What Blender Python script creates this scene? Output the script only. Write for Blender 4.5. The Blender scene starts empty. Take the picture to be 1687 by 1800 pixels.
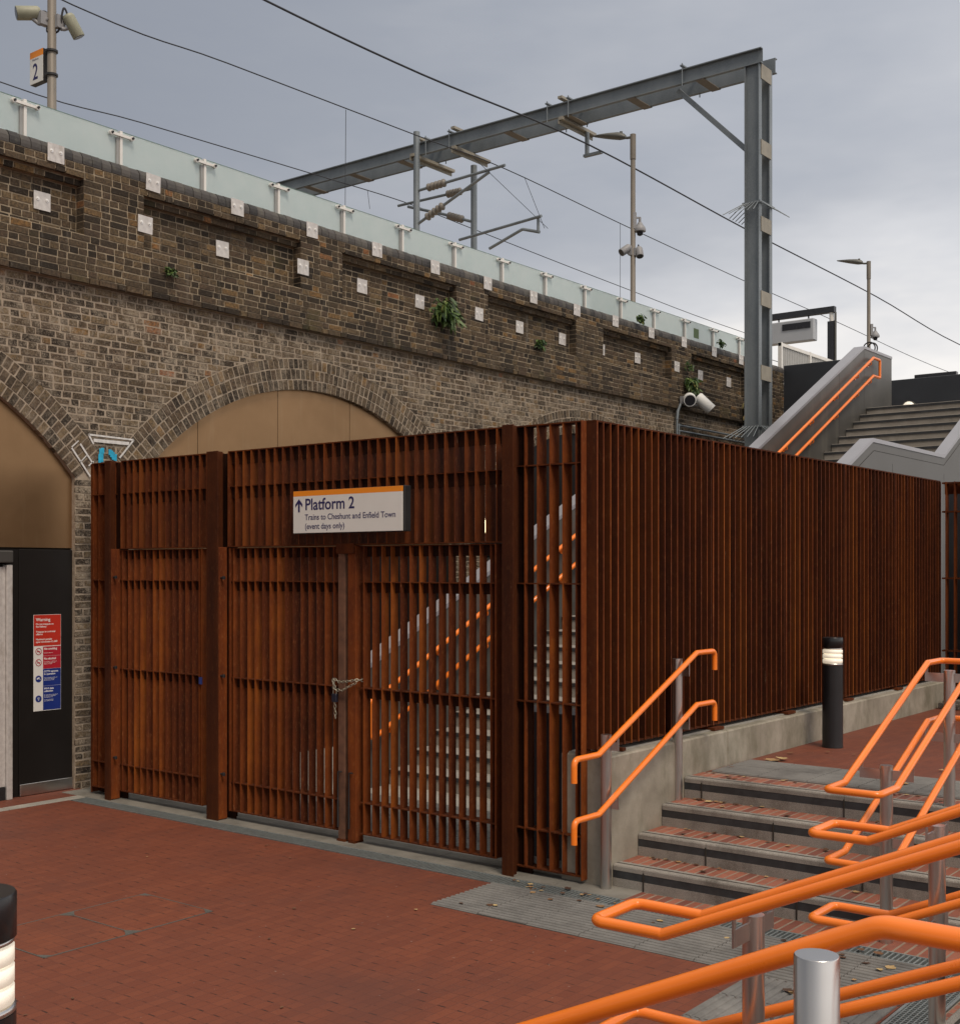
import bpy, math, random
from mathutils import Vector, Matrix
R = math.radians
rnd = random.Random(7)
C = bpy.context.scene.collection
scene = bpy.context.scene

# ------------------------------------------------------------------ camera
cam = bpy.data.objects.new('camera', bpy.data.cameras.new('camera'))
C.objects.link(cam); scene.camera = cam
cam.location = (0, 0, 2.25)
cam.rotation_euler = (R(90), 0, math.atan(1690 / 2170.))
cam.data.sensor_fit = 'HORIZONTAL'; cam.data.sensor_width = 36
cam.data.lens = 36 * 2170 / 1687.
cam.data.shift_y = (1002 - 900) / 1687.
cam.data.clip_start = 0.05; cam.data.clip_end = 800

# ------------------------------------------------------------------ sky
SUN_EL, SUN_AZ = R(54), R(118)      # azimuth clockwise from +Y
world = bpy.data.worlds.new('World'); scene.world = world; world.use_nodes = True
wt = world.node_tree; wt.nodes.clear()
def wn(t, **k):
    n = wt.nodes.new(t)
    for a, b in k.items(): setattr(n, a, b)
    return n
sky = wn('ShaderNodeTexSky', sky_type='NISHITA', sun_disc=False, sun_elevation=SUN_EL, sun_rotation=SUN_AZ, air_density=1.5, dust_density=3)
tc = wn('ShaderNodeTexCoord'); sep = wn('ShaderNodeSeparateXYZ')
wt.links.new(tc.outputs['Generated'], sep.inputs[0])
ramp = wn('ShaderNodeValToRGB')
cr = ramp.color_ramp
stops = [(0.0, (.84, .80, .765)), (.10, (.80, .775, .755)), (.17, (.60, .605, .63)), (.26, (.45, .465, .505)), (.37, (.355, .38, .435)), (.47, (.325, .352, .415)), (.62, (.66, .65, .64)), (1.0, (1.20, 1.14, 1.04))]
while len(cr.elements) < len(stops): cr.elements.new(.5)
for e, (p, c) in zip(cr.elements, stops): e.position = p; e.color = (*c, 1)
# clouds: soft noise shifts the ramp lookup, and brightens towards the far end of the viaduct
mp = wn('ShaderNodeMapping'); mp.inputs['Scale'].default_value = (1, 1, 3.2)
wt.links.new(tc.outputs['Generated'], mp.inputs[0])
nz = wn('ShaderNodeTexNoise'); nz.inputs['Scale'].default_value = 2.6; nz.inputs['Detail'].default_value = 5; nz.inputs['Roughness'].default_value = .56
wt.links.new(mp.outputs[0], nz.inputs['Vector'])
def wm(op, a, b):
    n = wn('ShaderNodeMath', operation=op)
    for i, v in enumerate((a, b)):
        if isinstance(v, (int, float)): n.inputs[i].default_value = v
        else: wt.links.new(v, n.inputs[i])
    return n.outputs[0]
shift = wm('MULTIPLY', wm('SUBTRACT', nz.outputs['Fac'], .5), .44)
side = wm('MULTIPLY', wm('SUBTRACT', wm('MULTIPLY', sep.outputs['X'], -1), .62), .16)   # left side a bit higher in the ramp = bluer
wt.links.new(wm('ADD', wm('ADD', sep.outputs['Z'], shift), side), ramp.inputs[0])
bg1 = wn('ShaderNodeBackground'); bg2 = wn('ShaderNodeBackground'); add = wn('ShaderNodeAddShader'); out = wn('ShaderNodeOutputWorld')
wt.links.new(ramp.outputs[0], bg1.inputs[0])
# unseen sky dimmed behind the viewer and brightened towards +X to shape the light
br = wm('ADD', wm('MULTIPLY', sep.outputs['Y'], .34), wm('MULTIPLY', sep.outputs['X'], .34))
wt.links.new(wm('MAXIMUM', wm('ADD', br, .95), .30), bg1.inputs[1])
wt.links.new(sky.outputs[0], bg2.inputs[0]); bg2.inputs[1].default_value = 0.004
wt.links.new(bg1.outputs[0], add.inputs[0]); wt.links.new(bg2.outputs[0], add.inputs[1]); wt.links.new(add.outputs[0], out.inputs[0])

sd = bpy.data.lights.new('sun', 'SUN'); sd.energy = 2.2; sd.angle = R(20); sd.color = (1, .86, .70)
sun = bpy.data.objects.new('sun', sd); C.objects.link(sun)
sdir = Vector((math.sin(SUN_AZ) * math.cos(SUN_EL), math.cos(SUN_AZ) * math.cos(SUN_EL), math.sin(SUN_EL)))
sun.rotation_euler = sdir.to_track_quat('Z', 'Y').to_euler()
scene.view_settings.view_transform = 'Standard'; scene.view_settings.look = 'None'
scene.view_settings.exposure = 0.0; scene.view_settings.gamma = 1

# ------------------------------------------------------------------ materials
MATS = {}
class NT:
    def __init__(s, name):
        m = bpy.data.materials.new(name); m.use_nodes = True
        s.m = m; s.t = m.node_tree; s.b = s.t.nodes['Principled BSDF']; MATS[name] = m
        s.tc = s.t.nodes.new('ShaderNodeTexCoord'); s.geo = s.t.nodes.new('ShaderNodeNewGeometry')
    def n(s, t, **k):
        x = s.t.nodes.new(t)
        for a, b in k.items(): setattr(x, a, b)
        return x
    def put(s, v, sock):
        if isinstance(v, (int, float)): sock.default_value = v
        elif isinstance(v, tuple): sock.default_value = (*v, 1) if len(v) == 3 and sock.type == 'RGBA' else v
        else: s.t.links.new(v, sock)
    def math(s, op, a, b=0.0, c=None, clamp=False):
        x = s.n('ShaderNodeMath', operation=op, use_clamp=clamp); s.put(a, x.inputs[0]); s.put(b, x.inputs[1])
        if c is not None: s.put(c, x.inputs[2])
        return x.outputs[0]
    def noise(s, scale, detail=4, rough=.55, stretch=None, src=None, dist=0):
        v = src or s.tc.outputs['Object']
        if stretch:
            mp = s.n('ShaderNodeMapping'); mp.inputs['Scale'].default_value = stretch; s.t.links.new(v, mp.inputs[0]); v = mp.outputs[0]
        x = s.n('ShaderNodeTexNoise'); s.t.links.new(v, x.inputs['Vector'])
        x.inputs['Scale'].default_value = scale; x.inputs['Detail'].default_value = detail; x.inputs['Roughness'].default_value = rough; x.inputs['Distortion'].default_value = dist
        return x.outputs['Fac']
    def ramp(s, fac, stops):
        x = s.n('ShaderNodeValToRGB'); e = x.color_ramp.elements
        while len(e) < len(stops): e.new(.5)
        for el, (p, c) in zip(e, stops):
            el.position = p; el.color = (*c, 1) if isinstance(c, tuple) else (c, c, c, 1)
        s.put(fac, x.inputs[0]); return x.outputs[0]
    def mix(s, fac, a, b, mode='MIX'):
        x = s.n('ShaderNodeMix', data_type='RGBA', blend_type=mode)
        s.put(fac, x.inputs[0]); s.put(a, x.inputs[6]); s.put(b, x.inputs[7]); return x.outputs[2]
    def step(s, v, lo, hi):
        x = s.n('ShaderNodeMapRange'); s.put(v, x.inputs[0]); x.inputs[1].default_value = lo; x.inputs[2].default_value = hi
        return x.outputs[0]
    def island(s): return s.geo.outputs['Random Per Island']
    def pos(s):
        x = s.n('ShaderNodeSeparateXYZ'); s.t.links.new(s.geo.outputs['Position'], x.inputs[0]); return x.outputs
    def col(s, v): s.put(v, s.b.inputs['Base Color'])
    def rough(s, v): s.put(v, s.b.inputs['Roughness'])
    def metal(s, v): s.put(v, s.b.inputs['Metallic'])
    def bump(s, h, strength=.4, dist=.01):
        x = s.n('ShaderNodeBump'); x.inputs['Strength'].default_value = strength; x.inputs['Distance'].default_value = dist
        s.put(h, x.inputs['Height']); s.t.links.new(x.outputs[0], s.b.inputs['Normal'])

def plain(name, col, rough=.6, metal=0, var=.12, scale=6, bump=.15, spec=None):
    m = NT(name); n = m.noise(scale, 6, .6)
    lo = tuple(c * (1 - var) for c in col); hi = tuple(min(1, c * (1 + var)) for c in col)
    m.col(m.ramp(n, [(.3, lo), (.7, hi)])); m.rough(m.math('ADD', m.math('MULTIPLY', n, .15), rough - .07)); m.metal(metal)
    if bump: m.bump(m.noise(scale * 14, 3), bump, .002)
    if spec is not None: m.b.inputs['Specular IOR Level'].default_value = spec
    return m.m

# rusted steel
def rust(name, gain=1.0, warm=1.0):
    m = NT(name)
    s1 = m.noise(7, 6, .65, (1, 1, .09)); s2 = m.noise(5, 5, .7); s3 = m.noise(60, 3, .6, (1, 1, .35))
    f = m.math('ADD', m.math('MULTIPLY', s1, .55), m.math('MULTIPLY', s2, .30)); f = m.math('ADD', f, m.math('MULTIPLY', m.island(), .20))
    g = gain
    c = m.ramp(f, [(.28, (.035 * g, .0095 * g, .005 * g)), (.46, (.100 * g, .023 * g, .0065 * g)), (.60, (.175 * g, .042 * g, .008 * g)), (.80, (.34 * g * warm, .098 * g * warm, .013 * g))])
    c = m.mix(m.math('MULTIPLY', m.step(s3, .55, .75), .45), c, (.30 * g, .12 * g, .045 * g))
    fl = m.step(m.noise(28, 6, .8, (1, 1, .12)), .66, .72)
    c = m.mix(m.math('MULTIPLY', fl, .5), c, (.42, .27, .17))
    m.col(c); m.rough(.80); m.b.inputs['Specular IOR Level'].default_value = .18
    m.bump(m.noise(90, 4, .7), .35, .003); return m.m
rust('rust', 1.02); rust('rust_upper', .74, .85); rust('rust_edge', .62, 1.0); rust('rust_shaded', .42, .8); rust('rust_post_shaded', .36, .8); rust('rust_lit', 1.15, 1.0); rust('rust_shadow', .16, .6)  # brightest copy is for lit edges, darkest copies have shade in their colour
plain('rust_pale', (.13, .060, .034), .85, 0, .35, 14, .5)
# old brick
def brick_mat(name, up, sme=1.0):
    m = NT(name); p = m.pos(); v = m.geo.outputs['Position']
    c = m.ramp(m.island(), [(0, (.026, .019, .014)), (.28, (.060, .043, .028)), (.48, (.120, .084, .050)), (.66, (.105, .070, .046)), (.84, (.165, .115, .064)), (.955, (.20, .136, .072)), (.992, (.27, .15, .055)), (1, (.34, .13, .06))])
    grain = m.noise(38, 6, .75, src=v)
    c = m.mix(m.math('MULTIPLY', m.step(grain, .42, .58), .65), c, (.028, .023, .020))
    big = m.noise(.9, 5, .6, (1, 1, 1.6), src=v); mid = m.noise(5, 6, .7, src=v)
    if up:   # sooty upper band with damp stains
        c = m.mix(m.math('MULTIPLY', m.step(big, .46, .66), .45), c, (.035, .030, .024))
        c = m.mix(m.math('MULTIPLY', m.step(m.noise(55, 4, .8, src=v), .56, .64), .35), c, (.20, .165, .12))
        c = m.mix(m.math('MULTIPLY', m.step(m.noise(18, 5, .7, src=v), .60, .72), .35), c, (.22, .19, .16))
        c = m.mix(m.math('MULTIPLY', m.step(m.noise(1.7, 4, .6, (1, 1, 1.0), src=v), .60, .72), .4), c, (.085, .075, .028))
    else:    # lower wall: lime smeared over the bricks
        sm = m.math('MULTIPLY', m.step(m.math('ADD', m.math('MULTIPLY', mid, .6), m.math('MULTIPLY', m.noise(24, 6, .75, src=v), .5)), .52, .66), .85); sm = m.math('MULTIPLY', sm, m.math('ADD', .55, m.math('MULTIPLY', m.step(m.noise(.55, 4, .6, src=v), .42, .60), .45))); sm = m.math('MULTIPLY', sm, sme)
        c = m.mix(sm, c, m.ramp(grain, [(.3, (.22, .172, .122)), (.7, (.44, .365, .275))]))
        c = m.mix(m.math('MULTIPLY', m.step(m.noise(58, 5, .8, src=v), .52, .58), .75 * sme), c, m.ramp(mid, [(.35, (.14, .105, .075)), (.65, (.42, .36, .285))]))
        c = m.mix(m.math('MULTIPLY', m.step(m.noise(3.2, 5, .7, (1, 1, 2.2), src=v), .66, .74), .6), c, (.36, .19, .06))
    c = m.mix(m.math('MULTIPLY', m.step(m.noise(3.0, 6, .7, (1, 1.6, .10), src=v), .60, .72), .38), c, (.34, .30, .25))
    c = m.mix(m.math('MULTIPLY', m.step(m.noise(2.2, 6, .7, (1, 1.6, .16), src=v), .63, .74), .55), c, (.030, .025, .018))
    m.col(c); m.rough(.9); m.b.inputs['Specular IOR Level'].default_value = .2
    m.bump(m.math('ADD', grain, mid), .7, .012); return m.m
brick_mat('brick_upper', True); brick_mat('brick_lower', False); brick_mat('brick_ring', False, .55)
def mortar_mat(name, up):
    m = NT(name); v = m.geo.outputs['Position']; n = m.noise(11, 6, .7, src=v)
    c = m.ramp(n, [(.3, (.23, .18, .122)), (.7, (.42, .34, .24))]) if up else m.ramp(n, [(.3, (.25, .195, .142)), (.7, (.41, .335, .255))])
    if up: c = m.mix(m.math('MULTIPLY', m.step(m.noise(1.1, 4, .6, src=v), .50, .66), .6), c, (.055, .046, .036))
    c = m.mix(m.math('MULTIPLY', m.step(m.noise(2.6, 5, .7, (1, 1, 3), src=v), .66, .73), .7), c, (.42, .26, .08))
    m.col(c); m.rough(.95); m.bump(m.noise(60, 4, src=v), .6, .006); return m.m
mortar_mat('mortar_upper', True); mortar_mat('mortar_lower', False)
m = NT('coping_brick'); c = m.ramp(m.island(), [(0, (.028, .026, .026)), (.6, (.065, .058, .054)), (1, (.10, .088, .076))])
c = m.mix(m.math('MULTIPLY', m.step(m.noise(9, 6, .7), .52, .7), .5), c, (.13, .125, .09)); m.col(c); m.rough(.7); m.bump(m.noise(30, 5), .5, .01)
# red clay pavers: running bond rows along X
def pavers(name, tint=(1, 1, 1)):
    m = NT(name); v = m.geo.outputs['Position']
    sw = m.n('ShaderNodeSeparateXYZ'); m.t.links.new(v, sw.inputs[0]); cb = m.n('ShaderNodeCombineXYZ'); m.t.links.new(sw.outputs[1], cb.inputs[0]); m.t.links.new(sw.outputs[0], cb.inputs[1]); m.t.links.new(sw.outputs[2], cb.inputs[2]); v = cb.outputs[0]
    wob = m.n('ShaderNodeVectorMath', operation='ADD'); nn = m.n('ShaderNodeTexNoise'); nn.inputs['Scale'].default_value = 2; m.t.links.new(v, nn.inputs['Vector'])
    sc = m.n('ShaderNodeVectorMath', operation='SCALE'); sc.inputs[3].default_value = .018; m.t.links.new(nn.outputs['Color'], sc.inputs[0]); m.t.links.new(v, wob.inputs[0]); m.t.links.new(sc.outputs[0], wob.inputs[1])
    b = m.n('ShaderNodeTexBrick', offset=.5); m.t.links.new(wob.outputs[0], b.inputs['Vector'])
    b.inputs['Scale'].default_value = 1; b.inputs['Brick Width'].default_value = .200; b.inputs['Row Height'].default_value = .067
    b.inputs['Mortar Size'].default_value = .0026; b.inputs['Mortar Smooth'].default_value = .25
    t = tint
    b.inputs['Color1'].default_value = (.190 * t[0], .055 * t[1], .028 * t[2], 1); b.inputs['Color2'].default_value = (.160 * t[0], .045 * t[1], .024 * t[2], 1)
    b.inputs['Mortar'].default_value = (.125, .040, .025, 1)
    # short dark dashes where paver ends have opened up
    sp = m.n('ShaderNodeSeparateXYZ'); m.t.links.new(wob.outputs[0], sp.inputs[0])
    yy = m.math('DIVIDE', sp.outputs[1], .067); row = m.math('FLOOR', yy); fy = m.math('FRACT', yy)
    fx = m.math('FRACT', m.math('ADD', m.math('DIVIDE', sp.outputs[0], .200), m.math('MULTIPLY', row, .5)))
    gate = m.step(m.noise(6, 4, .75, src=v), .43, .60)
    dash = m.math('MULTIPLY', m.math('MULTIPLY', m.math('LESS_THAN', fy, .85), m.math('LESS_THAN', fx, .060)), gate)
    c = m.mix(m.math('MULTIPLY', dash, .9), b.outputs['Color'], (.020, .011, .009))
    c = m.mix(m.math('MULTIPLY', m.step(m.noise(1.3, 6, .65, src=v), .42, .70), .35), c, (.115, .040, .028))
    c = m.mix(m.math('MULTIPLY', m.step(m.noise(2.3, 6, .7, (1.5, 1, 1), src=v), .62, .74), .30), c, (.095, .060, .055))
    c = m.mix(m.math('MULTIPLY', m.step(m.noise(22, 5, .75, src=v), .60, .78), .30), c, (.28, .12, .08))
    c = m.mix(m.math('MULTIPLY', m.step(m.noise(.8, 5, .6, src=v), .50, .66), .38), c, (.085, .035, .028))
    c = m.mix(m.math('MULTIPLY', m.step(m.noise(3.6, 6, .75, (1, 1.8, 1), src=v), .64, .72), .45), c, (.075, .050, .045))
    c = m.mix(m.math('MULTIPLY', m.step(m.noise(30, 2, .5, src=v), .755, .77), .7), c, (.40, .34, .30))
    c = m.mix(m.math('MULTIPLY', m.step(m.noise(70, 3, .8, src=v), .70, .80), .35), c, (.38, .28, .23))
    m.col(c); m.rough(m.math('ADD', m.math('MULTIPLY', m.noise(3, 5, src=v), .25), .55)); m.b.inputs['Specular IOR Level'].default_value = .35
    m.bump(m.math('ADD', m.math('MULTIPLY', b.outputs['Fac'], -1.5), m.noise(45, 4, src=v)), .35, .004); return m.m
pavers('pavers'); pavers('pavers_cover', (1.12, 1.12, 1.05))
def concrete(name, lo, hi, stain=(.08, .075, .055), amt=.5, speck=0):
    m = NT(name); v = m.geo.outputs['Position']; n = m.noise(3, 8, .65, src=v)
    c = m.ramp(n, [(.3, lo), (.7, hi)])
    c = m.mix(m.math('MULTIPLY', m.step(m.noise(2.2, 6, .7, (1, 1, .5), src=v), .48, .68), amt), c, stain)
    c = m.mix(m.math('MULTIPLY', m.step(m.noise(9, 6, .8, (1.5, 1.5, .4), src=v), .62, .74), .3), c, tuple(min(1, h * 1.4) for h in hi))
    if speck:
        s = m.noise(220, 2, .7, src=v); c = m.mix(m.math('MULTIPLY', m.step(s, .55, .62), speck), c, (.05, .048, .045)); c = m.mix(m.math('MULTIPLY', m.step(s, .42, .36), speck), c, (.5, .48, .45))
    m.col(c); m.rough(.85); m.bump(m.noise(50, 5, .7, src=v), .35, .006); return m.m
concrete('concrete', (.21, .185, .145), (.36, .325, .265), (.115, .105, .065), .75)
concrete('concrete_pale', (.25, .24, .22), (.36, .34, .30), (.16, .14, .11), .5)
concrete('slab_grey', (.15, .142, .125), (.24, .225, .195), (.08, .07, .055), .6)
concrete('granite', (.19, .175, .155), (.33, .30, .265), (.07, .055, .043), .75, .5)
concrete('tactile', (.135, .13, .125), (.22, .212, .20), (.075, .070, .066), .55)
concrete('tread_stone', (.22, .205, .185), (.32, .30, .27), (.13, .11, .09), .3)
concrete('riser_stone', (.22, .20, .175), (.34, .31, .27), (.13, .105, .08), .4)
plain('granite_dark', (.030, .032, .035), .55, 0, .35, 12, .2)
plain('joint_dark', (.03, .025, .02), .95)
plain('asphalt', (.05, .05, .05), .9)
m = NT('header_brick'); c = m.ramp(m.island(), [(0, (.16, .05, .035)), (.5, (.26, .085, .05)), (1, (.33, .12, .075))])
c = m.mix(m.math('MULTIPLY', m.step(m.noise(14, 6, .75, src=m.geo.outputs['Position']), .5, .7), .55), c, (.10, .05, .04)); m.col(c); m.rough(.75); m.bump(m.noise(60, 4), .3, .004)
plain('brick_joint', (.25, .19, .145), .95, 0, .2, 8)
# painted and bare metals
m = NT('orange_paint'); n = m.noise(3, 4); c = m.ramp(n, [(.3, (.88, .195, .014)), (.7, (.95, .225, .016))])
c = m.mix(m.math('MULTIPLY', m.step(m.noise(70, 6, .8), .70, .73), .55), c, (.30, .075, .018)); c = m.mix(m.math('MULTIPLY', m.step(m.noise(4, 6, .75), .56, .72), .22), c, (.55, .12, .02))
m.col(c); m.rough(m.math('ADD', .20, m.math('MULTIPLY', m.noise(11, 5, .7), .22))); m.b.inputs['Coat Weight'].default_value = .35; m.b.inputs['Coat Roughness'].default_value = .12
m = NT('stainless'); n = m.noise(5, 3, .6); m.col(m.ramp(n, [(.3, (.58, .56, .54)), (.7, (.66, .64, .62))])); m.metal(1.0); m.rough(.30); m.bump(m.noise(120, 3, .6, (1, 1, .02)), .06, .001)
m = NT('galvanised'); vor = m.n('ShaderNodeTexVoronoi'); vor.inputs['Scale'].default_value = 45; m.t.links.new(m.tc.outputs['Object'], vor.inputs['Vector'])
c = m.mix(m.math('MULTIPLY', vor.outputs['Distance'], .4), m.ramp(m.noise(2.2, 6, .6, (1, 1, .4)), [(.3, (.14, .165, .185)), (.7, (.25, .28, .30))]), (.30, .32, .33)); m.col(c); m.metal(.45); m.rough(.5)
plain('galvanised_pale', (.30, .275, .225), .6, .2, .15, 5)
plain('grate_metal', (.30, .33, .33), .45, .6, .15, 20)
plain('clad_grey', (.078, .074, .069), .42, .25, .10, 1.5, .05)
m = NT('clad_grey_stained'); v = m.geo.outputs['Position']; c = m.ramp(m.noise(1.5, 5, .6, src=v), [(.3, (.075, .073, .067)), (.7, (.105, .10, .093))])
c = m.mix(m.math('MULTIPLY', m.step(m.noise(3, 5, .6, (1, 1, .12), src=v), .55, .68), .4), c, (.18, .17, .145)); m.col(c); m.rough(.42); m.metal(.2)
plain('clad_coping', (.31, .31, .34), .38, .25, .08, 2, .05)  # paler and bluer than the cladding: sky light put into the colour
plain('clad_dark', (.030, .033, .040), .5, .1, .12, 2, .05)
plain('panel_black', (.012, .010, .009), .45, 0, .15, 2, .03, .3)
m = NT('bronze'); c = m.ramp(m.noise(1.2, 4), [(.3, (.255, .152, .075)), (.7, (.310, .188, .096))]); c = m.mix(m.math('MULTIPLY', m.step(m.noise(6, 6, .7, (1, 1, .08)), .55, .75), .30), c, (.40, .29, .18)); c = m.mix(m.math('MULTIPLY', m.step(m.noise(9, 6, .7, (1, 1, .05)), .62, .72), .3), c, (.15, .09, .05))
m.col(c); m.metal(.75); m.rough(m.math('ADD', .34, m.math('MULTIPLY', m.noise(5, 5, .7), .2))); m.bump(m.noise(1.1, 2), .25, .03)
plain('channel_grey', (.30, .30, .29), .5, .1)
plain('white_frame', (.74, .72, .68), .45, .1, .06, 4, .05)
m = NT('plate_steel'); c = m.ramp(m.noise(25, 4), [(.3, (.53, .50, .48)), (.7, (.66, .63, .60))]); c = m.mix(m.math('MULTIPLY', m.step(m.noise(12, 6, .7, (1, 1, .25), src=m.geo.outputs['Position']), .54, .68), .5), c, (.30, .25, .20)); m.col(c); m.rough(.55); m.metal(.3)
plain('bolt_pale', (.75, .73, .70), .4, .5, .1)
plain('dark_metal', (.03, .03, .032), .5, .3, .2)
plain('black_paint', (.012, .012, .014), .30, 0, .1, 8, .04)
plain('lamp_grey', (.12, .12, .11), .5, .2, .1)
plain('pole_paint', (.20, .175, .145), .55, .1, .12, 3)
plain('camera_shell', (.30, .30, .22), .5, 0, .15, 10)
plain('camera_grey', (.27, .27, .28), .5, 0, .12, 10)
plain('camera_white', (.72, .72, .70), .45, 0, .06, 10)
plain('cable_black', (.02, .018, .022), .6)
plain('wire_dark', (.035, .037, .045), .6, .2)
plain('insulator', (.20, .18, .155), .4, 0, .12, 20)
plain('corrugated', (.42, .42, .41), .5, .1, .06)
plain('screen_grey', (.42, .44, .47), .4, .1, .04, 2, .03)
plain('screen_black', (.02, .02, .025), .25)
plain('sign_white', (.72, .71, .68), .4, 0, .03, 3, .02)
plain('sign_orange', (.85, .27, .015), .4, 0, .03, 3, .02)
plain('sign_red', (.50, .03, .015), .4, 0, .05, 3, .02)
plain('sign_crimson', (.42, .015, .03), .4, 0, .05, 3, .02)
plain('sign_blue', (.012, .030, .20), .4, 0, .05, 3, .02)
plain('ink_navy', (.018, .015, .095), .5, 0, .02, 3, 0)
plain('ink_white', (.75, .74, .72), .5, 0, .02, 3, 0)
plain('ink_dark', (.03, .02, .03), .5, 0, .02, 3, 0)
plain('chain_steel', (.40, .38, .30), .4, .7, .25, 40)
plain('padlock_body', (.02, .022, .04), .35, .3, .2)
plain('graffiti_white', (.62, .60, .58), .85, 0, .2, 20)
plain('graffiti_blue', (.02, .35, .55), .8, 0, .3, 20)
m = NT('leaf_green'); m.col(m.ramp(m.island(), [(0, (.018, .045, .012)), (.4, (.040, .085, .018)), (.75, (.085, .14, .03)), (.93, (.13, .19, .045)), (1, (.22, .20, .06))])); m.rough(.55)
m = NT('leaf_yellow'); m.col(m.ramp(m.island(), [(0, (.10, .09, .03)), (.5, (.20, .16, .06)), (1, (.32, .24, .10))])); m.rough(.7)
m = NT('leaf_dry'); m.col(m.ramp(m.n('ShaderNodeObjectInfo').outputs['Random'], [(0, (.06, .030, .018)), (.45, (.16, .075, .035)), (.75, (.36, .22, .10)), (1, (.46, .34, .16))])); m.rough(.75)
m = NT('stone_ballast'); m.col(m.ramp(m.island(), [(0, (.04, .034, .03)), (.6, (.12, .095, .08)), (1, (.24, .20, .17))])); m.rough(.9); m.bump(m.noise(40), .5, .01)
def emis(name, col, s, edge=False):
    m = NT(name); m.col((.8, .78, .72)); m.b.inputs['Emission Color'].default_value = (*col, 1); m.b.inputs['Emission Strength'].default_value = s; m.rough(.3); return m.m
emis('lamp_glow', (1, .84, .62), .42); emis('lamp_core', (1, .88, .70), 1.6); emis('spot_glow', (1, .78, .42), 9); emis('led_text', (.9, .95, 1), .8)
# frosted glass: light passes diffusely
m = NT('frosted_glass'); t = m.t; t.nodes.remove(m.b)
v = m.geo.outputs['Position']; nn = m.noise(2.5, 6, .7, src=v)
c = m.ramp(nn, [(.35, (.82, .93, .93)), (.65, (.88, .97, .97))])
st = m.math('MULTIPLY', m.step(m.noise(7, 7, .75, (1, 1, .7), src=v), .60, .70), .10)
c = m.mix(st, c, (.42, .56, .55))
d = t.nodes.new('ShaderNodeBsdfDiffuse'); tr = t.nodes.new('ShaderNodeBsdfTranslucent'); gl = t.nodes.new('ShaderNodeBsdfGlossy'); gl.inputs['Roughness'].default_value = .06
for s in (d, tr): t.links.new(c, s.inputs['Color'])
ms = t.nodes.new('ShaderNodeMixShader'); ms.inputs[0].default_value = .62; t.links.new(d.outputs[0], ms.inputs[1]); t.links.new(tr.outputs[0], ms.inputs[2])
fr = t.nodes.new('ShaderNodeFresnel'); fr.inputs[0].default_value = 1.4; m2 = t.nodes.new('ShaderNodeMixShader')
t.links.new(fr.outputs[0], m2.inputs[0]); t.links.new(ms.outputs[0], m2.inputs[1]); t.links.new(gl.outputs[0], m2.inputs[2])
t.links.new(m2.outputs[0], t.nodes['Material Output'].inputs[0])
plain('glass_edge', (.12, .20, .17), .3)

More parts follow.
